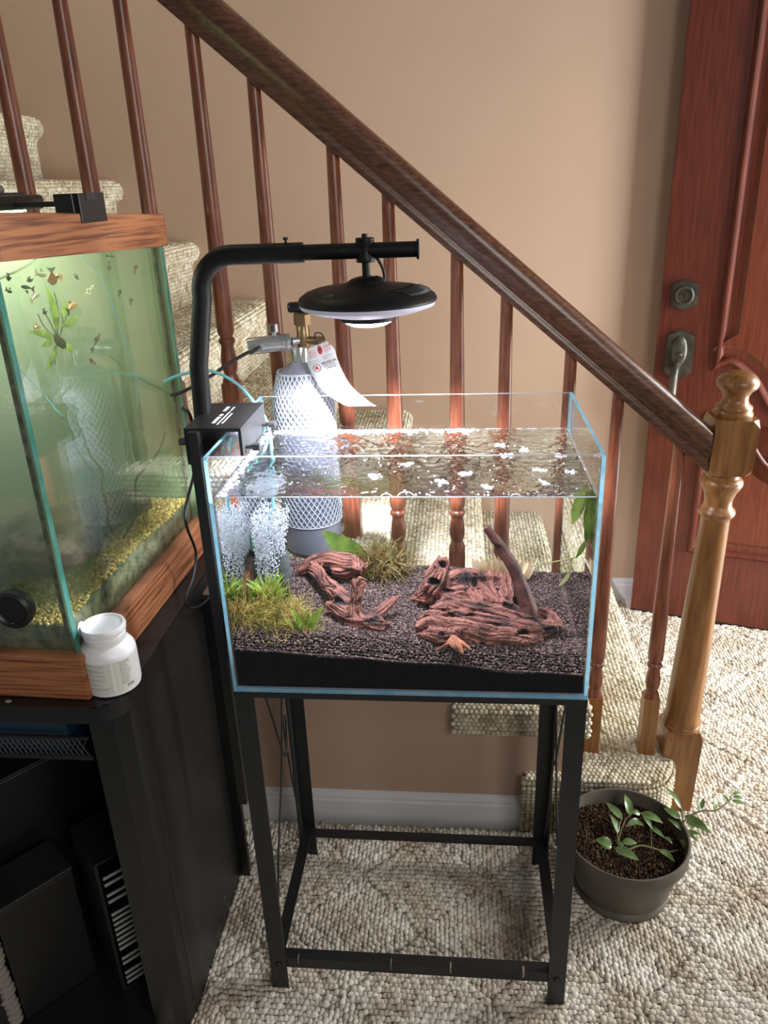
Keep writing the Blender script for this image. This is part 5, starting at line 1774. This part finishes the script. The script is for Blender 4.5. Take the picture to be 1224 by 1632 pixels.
for a, b, lab in (((-0.2350, 0.0498, 1.4256), (-0.2350, 0.0286, 1.4194), 'pale translucent fish left of the long upright leaf'), ((-0.2350, 0.2114, 1.4133), (-0.2350, 0.2159, 1.4066), 'white bellied fish facing the viewer, left of a pair'), ((-0.2350, 0.2340, 1.4085), (-0.2350, 0.2253, 1.4116), 'white bellied fish facing the viewer, right of a pair')):
    fish(a, b, .0042, F['fish_pale'], lab)
# filter pipe lying near the surface
bm = B(); tube(bm, catmull([(-0.3400, 0.0966, 1.4393), (-0.3300, 0.1356, 1.4443), (-0.3200, 0.2023, 1.4590), (-0.3200, 0.2332, 1.4725)], 6), .0022, 7); o = obj('thin_pipe', bm, M['murk'], smooth=True); tag(o, 'thin dark slanting pipe near the surface at the left', 'pipe')
# inner lines: airline hoses
bm = B(); tube(bm, catmull([(-0.3400, 0.0831, 1.3647), (-0.3200, 0.0982, 1.3065), (-0.3100, 0.1378, 1.2497), (-0.2500, 0.0743, 1.2288)], 6), .0018, 7); o = obj('airline_hose', bm, M['hose'], smooth=True); tag(o, 'pale straight hose slanting across the oak trimmed aquarium at left', 'hose')
bm = B(); tube(bm, catmull([(-0.2600, 0.2573, 1.4627), (-0.2600, 0.3222, 1.4226), (-0.2600, 0.3529, 1.3625), (-0.2600, 0.3813, 1.2867), (-0.2600, 0.4046, 1.2194), (-0.2600, 0.3922, 1.1580)], 6), .0015, 7); o = obj('airline_hose', bm, M['hose'], smooth=True); tag(o, 'pale curved hose hanging from the oak trim in the aquarium', 'hose')
bm = B(); tube(bm, catmull([(-0.2350, 0.4772, 1.1041), (-0.2350, 0.4110, 1.0649), (-0.2400, 0.3361, 1.0499), (-0.2400, 0.2833, 1.0426), (-0.2400, 0.2640, 1.0042), (-0.2400, 0.2391, 0.9750), (-0.2450, 0.1950, 0.9579)], 7), .0022, 7); o = obj('heater_cable', bm, M['rubber'], smooth=True); tag(o, 'dark heater cable curving down inside the oak trimmed aquarium', 'cable')
# round magnet cleaner on the front pane
dc = Vector((-0.2876, -0.1070, 0.9805))
t = thing('magnet_cleaner', 'round black magnet glass cleaner on the front pane of the oak trimmed aquarium', 'cleaner', dc)
Rx = Matrix.Translation((dc.x, dc.y + .005, dc.z)) @ Matrix.Rotation(R(90), 4, 'X')
bm = B(); lathe(bm, [(.030, 0), (.031, .004), (.031, .016), (.027, .021), (.024, .020), (.021, .016), (0, .014)], 40, Rx); obj('body', bm, M['black_plastic'], t, smooth='auto')
b2 = text_mesh('10', .0075, 'CENTER'); b2.transform(Matrix.Translation((dc.x - .004, dc.y - .0125, dc.z - .0255)) @ Matrix.Rotation(R(90), 4, 'X')); obj('number', b2, mat('faint_grey_print', rgb(120, 120, 124), None, .6), t)
sc_ = Vector(bw((-.005, .030, .108)))
t = thing('suction_cup', 'small milky suction cup at the lower front corner of the oak trimmed aquarium', 'suction cup', sc_)
bm = B(); lathe(bm, [(.0005, .006), (.004, .006), (.006, .003), (.011, .0005), (.011, 0), (0, 0)], 20, Matrix.Translation(sc_) @ Matrix.Rotation(R(90), 4, 'Y')); obj('cup', bm, mat('milky_rubber', rgb(190, 190, 200), None, .4, transl=.3), t, smooth='auto')

# the frame stands a little proud at its front
for o_ in big.children:
    for v in o_.data.vertices:
        if v.co.z > .3:
            v.co.z += .023 * (BD - v.co.y) / BD * v.co.z / BH

# light fixture on top
fx = thing('light_fixture', 'black flat light fixture lying across the oak trimmed aquarium', 'light fixture', bw((-.30, .28, .70)), byaw)
def bbox(lo, hi, bev=.0):
    bm = B(); box(bm, lo, hi, bev=bev); bm.transform(Matrix.Translation((0, 0, .0085)) @ BM); return bm
obj('housing', bbox((-.60, .20, .712), (-.105, .345, .734), .006), M['black_plastic'], fx)
obj('heat_sink', bbox((-.60, .215, .734), (-.16, .33, .752), .008), mat('grey_brown_cover', rgb(96, 90, 80), None, .6), fx)
for k in range(9):
    obj('sink_rib', bbox((-.155 - k * .045, .205, .7345), (-.135 - k * .045, .34, .738)), M['black'], fx)
obj('led_panel', bbox((-.58, .22, .7085), (-.13, .325, .712)), M['led'], fx)
obj('bracket_arm', bbox((-.106, .255, .715), (-.029, .285, .723), .001), M['black'], fx)
bm = bbox((-.030, .235, .704), (.0, .330, .733), .001); obj('bracket', bm, M['black'], fx)
obj('bracket_front', bbox((-.006, .240, .690), (.0085, .325, .733), .001), M['black_plastic'], fx)
obj('bracket_recess', bbox((.0086, .262, .722), (.0092, .295, .7332)), M['rubber'], fx)
d_ = bpy.data.lights.new('fixture_light', 'AREA'); d_.shape = 'RECTANGLE'; d_.size, d_.size_y, d_.energy, d_.color = .45, .10, 5.0, (.95, 1, .90)
o = bpy.data.objects.new('fixture_light', d_); o.location = bw((-.345, .272, .706)); o.rotation_euler = (0, 0, byaw); COL.objects.link(o)

# ================================================================== cabinet
cab = thing('black_cabinet', 'black open aquarium cabinet with a rounded top corner on the carpet', 'cabinet', (-.45, .15, 0))
arc = [(-.142 - .05 + .05 * cos(R(a)), -.137 + .05 + .05 * sin(R(a))) for a in range(-90, 1, 10)]
bm = B(); prism(bm, [(-1.45, .475), (-1.45, -.137)] + arc + [(-.142, .475)], TT - .032, TT, axis='z')
bmesh.ops.bevel(bm, geom=[e for e in bm.edges if all(v.co.z > TT - .001 for v in e.verts)], offset=.003, segments=2, affect='EDGES')
obj('top_board', bm, M['black_wood'], cab)
bm = B(); box(bm, (-.170, -.060, .006), (-.145, .30, TT - .032), bev=.001); obj('side_panel', bm, M['black_wood'], cab)
bm = B(); prism(bm, [(-.216, -.060), (-.216, -.100), (-.174, -.100), (-.150, -.086), (-.146, -.060)], .001, TT - .032, axis='z'); obj('front_post', bm, M['black_wood'], cab)
bm = B(); box(bm, (-.1465, .285, .001), (-.122, .30, TT - .04)); obj('rear_post', bm, M['black_wood'], cab)
bm = B(); box(bm, (-1.40, -.06, .006), (-1.36, .30, TT - .032)); obj('side_panel', bm, M['black_wood'], cab)
bm = B(); box(bm, (-1.36, -.125, .001), (-.217, .45, .030)); obj('bottom_board', bm, M['black_wood'], cab)
for (y, z) in ((.288, .36), (.288, .14), (.288, .10)):
    bm = B(); sphere(bm, (-.1195, y + .004, z), .004, 2); obj('screw_head', bm, M['dark_steel'], cab, smooth=True)
bm = B(); sphere(bm, (-.1445, .16, .075), .0035, 2); obj('screw_head', bm, M['dark_steel'], cab, smooth=True)
# expanded-metal drawer under the top
dr = obj('mesh_drawer', bbox2 := B(), M['black'], cab) if False else None
bm = B(); rod(bm, (-1.2, -.1, .730), (-.222, -.1, .730), .003, 8); rod(bm, (-1.2, -.1, .692), (-.222, -.1, .692), .003, 8)
box(bm, (-1.2, -.10, .684), (-.222, .25, .689))
dr = obj('mesh_drawer', bm, M['black'], cab)
bm = B()
x = -1.0
while x < -.235:
    rod(bm, (x, -.1, .692), (x + .018, -.1, .730), .0009, 4); rod(bm, (x + .018, -.1005, .692), (x, -.1005, .730), .0009, 4)
    x += .009
obj('mesh_front', bm, mat('grey_black_mesh', rgb(58, 52, 54), None, .4), dr, kind='stuff')
bm = B(); box(bm, (-.62, -.092, .6895), (-.262, .12, .768), bev=.006)
o = obj('blue_box', bm, M['blue_plastic']); tag(o, 'dark blue plastic box lying in the mesh drawer under the cabinet top', 'box')
# lifted a little so that its top shows above the drawer front
# black speaker box and disc rack standing in the cabinet
yw = R(50)
T_ = Matrix.Translation((-.412, .004, .031)) @ Matrix.Rotation(yw, 4, 'Z')
sp_ = thing('black_box', 'plain black box with a raised top rim in the cabinet left of the disc rack', 'box', (-.380, .0, .031), yw)
bm = B(); box(bm, (-.150, 0, .0), (0, .10, .288), bev=.003); obj('body', bm, M['black_plastic'], sp_, world=False)
bm = B(); box(bm, (-.152, -.003, .288), (.002, .103, .300), bev=.004); obj('top_rim', bm, M['black'], sp_, world=False)
tb = thing('black_box', 'tall plain black box standing at the back of the cabinet', 'box', (-.545, .010, .031), yw)
bm = B(); box(bm, (0, 0, 0), (.43, .10, .462), bev=.003); obj('body', bm, M['black_plastic'], tb, world=False)
bm = B(); box(bm, (-.001, -.001, .462), (.431, .101, .469), bev=.002); obj('lid', bm, M['black_plastic'], tb, world=False)
rk = thing('disc_rack', 'black upright rack filled with disc cases inside the cabinet', 'rack', (-.300, -.040, .031), R(45))
rm = ROOTM[rk.name]
RW, RD, RH = .135, .13, .345
for nm, lo, hi in (('side_wall', (-.006, 0, 0), (0, RD, RH)), ('side_wall', (RW, 0, 0), (RW + .006, RD, RH)), ('rack_top', (-.006, 0, RH), (RW + .006, RD, RH + .006)), ('rack_base', (-.006, 0, 0), (RW + .006, RD, .006)), ('back_wall', (0, RD - .004, .006), (RW, RD, RH))):
    bm = B(); box(bm, lo, hi); obj(nm, bm, M['black'], rk, world=False)
ords = ['topmost', 'second', 'third', 'fourth', 'fifth', 'sixth', 'seventh', 'eighth', 'ninth', 'tenth', 'eleventh', 'twelfth', 'thirteenth', 'fourteenth', 'fifteenth', 'sixteenth', 'seventeenth', 'eighteenth', 'nineteenth', 'lowest']
slots = [0, 1.0, 2.6, 3.6, 5.6, 6.4, 7.2, 8.0, 8.8, 9.6, 10.4, 11.2, 12.8, 13.6, 15.2, 16.0, 16.8]
rg = random.Random(5)
c0 = None
for k, s_ in enumerate(slots):
    z = RH - .045 - s_ * .0172
    if c0 is None:
        bm = B(); box(bm, (.004, .004, 0), (RW - .004, .118, .009), bev=.0006)
        c = thing('disc_case', '', 'disc case', rm @ Vector((0, 0, z)), R(45), 'disc cases in the rack')
        body = obj('case', bm, M['black_plastic'], c, world=False)
        bm = B(); box(bm, (.006, .002, .0015), (RW - .008, .0038, .0075)); spine = obj('spine', bm, M['case'], c, world=False)
        c0 = c
    else:
        c = c0.copy(); COL.objects.link(c); c.location = rm @ Vector((0, 0, z))
        for ch in (body, spine):
            d2 = ch.copy(); COL.objects.link(d2); d2.parent = c
    c['label'] = f'{ords[k] if k < len(slots) - 1 else "lowest"} pale spined disc case in the black rack, counted from its top'
# woven storage box at the far left
wv = thing('woven_box', 'dark storage box with a grey wicker edge beside the plain black box', 'box', (-.492, -.122, .031), yw)
bm = B(); box(bm, (-.20, 0, 0), (-.014, .09, .285)); obj('body', bm, M['black_plastic'], wv, world=False)
w0 = None
for k in range(18):
    if w0 is None:
        bm = B(); sphere(bm, (-.002, .004, .008), 1, 2, (.016, .013, .0076)); w0 = obj('wicker_strand', bm, M['wicker'], wv, world=False, smooth=True)
    else:
        d2 = w0.copy(); COL.objects.link(d2); d2.location = (rg.uniform(-.002, .002), rg.uniform(-.002, .002), k * .016)

# ================================================================== bottle
bc = Vector((-.173, -.072, TT))
bt = thing('pill_bottle', 'white plastic bottle with a printed label on the cabinet corner', 'bottle', bc, R(-8))
bm = B(); lathe(bm, [(.038, 0), (.0425, .003), (.0435, .008), (.0435, .066), (.0425, .071), (.038, .078), (.0330, .082), (.0300, .085), (.0300, .092)], 48); obj('body', bm, M['white_plastic'], bt, world=False, smooth='auto')
bm = B()
lathe(bm, [(.0315, .086), (.0325, .088), (.0325, .098), (.0316, .099), (.0316, .101), (.0340, .102), (.0346, .105), (.0346, .110), (.033, .1135), (.0300, .1135), (.0285, .1105), (0, .1105)], 48); obj('cap', bm, M['white_plastic'], bt, world=False, smooth='auto')
bm = B(); lathe(bm, [(.0438, .009), (.0438, .064)], 64, cap=False, a0=R(-165), a1=R(40)); lb = obj('label', bm, M['label_paper'], bt, world=False, smooth=True)
bm = B()
def lbar(a0, a1, z, h):
    a = a0
    while a < a1:
        w_ = rnd.uniform(2, 7)
        b_ = min(a + w_, a1)
        q = [(R(t_), zz) for t_, zz in ((a, z), (b_, z), (b_, z + h), (a, z + h))]
        bm.faces.new([bm.verts.new((.04395 * cos(t_), .04395 * sin(t_), zz)) for t_, zz in q])
        a = b_ + 1.1
for z in (.061, .0585, .054, .052, .050, .048, .044, .042, .036, .034, .032, .0265, .0245, .019, .017):
    lbar(-140, -140 + rnd.uniform(58, 78), z, .0007)
for k in range(13):
    lbar(-38, -38 + rnd.uniform(14, 26), .060 - k * .0032, .0012)
lbar(-28, -12, .014, .0045)
obj('small_print', bm, M['grey_ink'], lb, world=False)
bm = B()
lathe(bm, [(.0442, .009), (.0442, .064)], 4, cap=False, a0=R(-56), a1=R(-52)); obj('label_seam', bm, M['white_plastic'], lb, world=False)

bm = B(); sphere(bm, (-.325, -.128, TT + .0015), 1, 2, (.006, .004, .002)); o = obj('crumb', bm, M['dirt'], smooth=True); tag(o, 'small beige crumb on the cabinet top in front of the oak trim', 'crumb')

# ================================================================== potted plant
PC = Vector((.768, .306, 0))
pt = thing('potted_plant', 'grey brown plastic pot with a trailing leafy plant on the carpet', 'potted plant', PC)
TP = Matrix.Translation(PC)
bm = B()
lathe(bm, [(.088, .004), (.104, .006), (.108, .018), (.104, .026), (.100, .029), (.108, .040), (.126, .120), (.1285, .134), (.1300, .136), (.1375, .138), (.1400, .143), (.1405, .172), (.1385, .1755), (.1345, .1755), (.133, .172), (.130, .140), (.1265, .135), (.118, .118)], 64, TP, cap=False)
obj('pot', bm, M['pot'], pt, smooth='auto')
bm = B(); prism(bm, [(.905 - .003, .300), (.9125, .300), (.9125, .312), (.905 - .003, .312)], .136, .150, axis='z'); obj('rim_notch', bm, M['pot'], pt)
bm = B()
def soz(x, y):
    r = math.hypot(x, y)
    return .135 + .008 * noise.noise((x * 16, y * 16, 1)) + .012 * max(0, -x) / .13
for i in range(24):
    for j in range(24):
        pass
rings = [[bm.verts.new((PC.x + r * cos(2 * pi * i / 36), PC.y + r * sin(2 * pi * i / 36), soz(r * cos(2 * pi * i / 36), r * sin(2 * pi * i / 36)) - .003)) for i in range(36)] for r in (.002, .03, .06, .09, .115, .129)]
for a, b in zip(rings, rings[1:]):
    for i in range(36):
        bm.faces.new((a[i], a[(i + 1) % 36], b[(i + 1) % 36], b[i]))
bm.faces.new(rings[0])
so = obj('soil', bm, mat('soil_base', rgb(30, 20, 14), rgb(48, 34, 24), .95, scale=90), pt, smooth=True, kind='stuff')
pts, rots, scls = [], [], []
for k in range(5200):
    a, r = rnd.uniform(0, 2 * pi), .128 * math.sqrt(rnd.random())
    x, y = r * cos(a), r * sin(a)
    pts.append((PC.x + x, PC.y + y, soz(x, y) + rnd.uniform(-.003, .003))); rots.append((rnd.random() * 3, rnd.random() * 3, rnd.random() * 3)); q = rnd.uniform(.4, 1.5) ** 1.3; scls.append((q, q * .8, q * .7))
scatter('soil_crumbs', pts, rots, scls, M['potting'], radius=(.0034, .0034, .0034), sub=1, parent=so)
def stem(pts_, r=.0018):
    bm = B(); tube(bm, catmull(pts_, 6), r, 7); obj('stem', bm, M['hoya_stem'], pt, smooth=True)
def lf(b, tp, w, nrm_, arch=.1, fold=.25):
    bm = B(); leaf(bm, b, tp, w, nrm_, arch=arch, fold=fold, n=8); obj('leaf', bm, M['hoya_leaf'], pt, smooth=True)
# left sprig (points on the soil, then rising)
stem([(0.7518, 0.2979, 0.1350), (0.7591, 0.3210, 0.1500), (0.7745, 0.3490, 0.1650), (0.7857, 0.3581, 0.1720)])
stem([(0.7857, 0.3581, 0.1720), (0.7992, 0.3625, 0.1760), (0.8130, 0.3612, 0.1780)], .0013)
stem([(0.7526, 0.3068, 0.1450), (0.7538, 0.3252, 0.1550), (0.7674, 0.3513, 0.1700)], .0013)
stem([(0.7705, 0.2869, 0.1380), (0.8008, 0.2994, 0.1400), (0.8274, 0.2935, 0.1400), (0.8561, 0.2851, 0.1390), (0.8823, 0.2910, 0.1400)], .0026)
stem([(0.8248, 0.2951, 0.1420), (0.8305, 0.3248, 0.1500), (0.8302, 0.3396, 0.1580)], .0012)
U = (0, -.35, 1)
lf((0.7872, 0.3581, 0.1720), (0.7837, 0.4079, 0.1900), .020, (.2, -.8, .6)); lf((0.7685, 0.3494, 0.1700), (0.7367, 0.3873, 0.1820), .017, (.3, -.8, .6)); lf((0.7527, 0.3194, 0.1550), (0.7410, 0.3639, 0.1680), .022, (.6, -.6, .5))
lf((0.8130, 0.3612, 0.1780), (0.8569, 0.3343, 0.1760), .020, U); lf((0.8093, 0.3570, 0.1780), (0.7868, 0.3615, 0.1840), .014, U); lf((0.8050, 0.3473, 0.1720), (0.7734, 0.3285, 0.1660), .015, U); lf((0.7910, 0.3468, 0.1680), (0.8136, 0.3325, 0.1680), .014, U)
lf((0.7360, 0.2936, 0.1480), (0.7003, 0.3008, 0.1520), .022, (.2, -.6, .8)); lf((0.7606, 0.2986, 0.1500), (0.7923, 0.2966, 0.1500), .018, U); lf((0.7490, 0.2871, 0.1460), (0.7615, 0.2893, 0.1520), .022, U); lf((0.7413, 0.2830, 0.1460), (0.7871, 0.2496, 0.1480), .024, U); lf((0.7354, 0.2883, 0.1440), (0.7109, 0.2850, 0.1460), .014, U)
lf((0.8149, 0.3554, 0.1760), (0.8336, 0.3301, 0.1600), .013, (.5, -.6, .5)); lf((0.8302, 0.3396, 0.1580), (0.8579, 0.3110, 0.1540), .012, (.3, -.6, .7)); lf((0.8595, 0.3168, 0.1520), (0.8721, 0.2990, 0.1500), .010, (.4, -.6, .6))
lf((0.8414, 0.2887, 0.1420), (0.8662, 0.2506, 0.1460), .016, (.2, -.5, .8))
# right sprig hanging over the rim
stem([(0.9005, 0.2974, 0.1400), (0.9034, 0.3281, 0.1600), (0.9037, 0.3482, 0.1780), (0.9042, 0.3670, 0.1920)], .002)
stem([(0.9014, 0.3376, 0.1750), (0.9195, 0.3484, 0.1880), (0.9490, 0.3572, 0.1960), (0.9757, 0.3544, 0.2000), (1.0048, 0.3711, 0.2080), (1.0193, 0.3835, 0.2120)], .0020)
stem([(1.0084, 0.3742, 0.2090), (1.0267, 0.3999, 0.2160), (1.0158, 0.4238, 0.2240), (1.0043, 0.4400, 0.2280)], .0009)
for b, tp, w, nn in (((0.9039, 0.3651, 0.1900), (0.8787, 0.4214, 0.2050), .014, (.4, -.7, .6)), ((0.8978, 0.3477, 0.1800), (0.8660, 0.3714, 0.1860), .018, (.3, -.6, .7)), ((0.9029, 0.3262, 0.1600), (0.8722, 0.3548, 0.1700), .013, (.5, -.6, .5)), ((0.9104, 0.3541, 0.1820), (0.9552, 0.3072, 0.1780), .022, (-.2, -.5, .8)),
                     ((0.9108, 0.3427, 0.1780), (0.9410, 0.3197, 0.1760), .016, U), ((0.9027, 0.3124, 0.1550), (0.8933, 0.2855, 0.1520), .016, (-.5, -.6, .5)), ((0.9085, 0.3265, 0.1600), (0.9360, 0.3164, 0.1640), .012, U), ((0.9122, 0.3191, 0.1600), (0.9258, 0.2976, 0.1600), .010, U), ((0.8845, 0.3162, 0.1520), (0.8931, 0.2838, 0.1500), .014, (.5, -.6, .4)),
                     ((0.9735, 0.3562, 0.2000), (0.9803, 0.3957, 0.2140), .014, (.4, -.8, .4)), ((0.9370, 0.3537, 0.1950), (0.9388, 0.3860, 0.2060), .011, (.5, -.7, .4)), ((0.9473, 0.3610, 0.1960), (0.9589, 0.3870, 0.2060), .010, (-.4, -.7, .4)), ((1.0080, 0.3731, 0.2100), (1.0012, 0.3905, 0.2160), .009, U), ((1.0225, 0.3856, 0.2140), (1.0462, 0.3807, 0.2140), .010, U), ((1.0168, 0.3754, 0.2120), (1.0453, 0.3631, 0.2100), .010, U), ((1.0246, 0.3927, 0.2150), (1.0429, 0.3985, 0.2180), .008, U),
                     ((0.9224, 0.3288, 0.1660), (0.9201, 0.3453, 0.1760), .010, U)):
    lf(b, tp, w, nn)
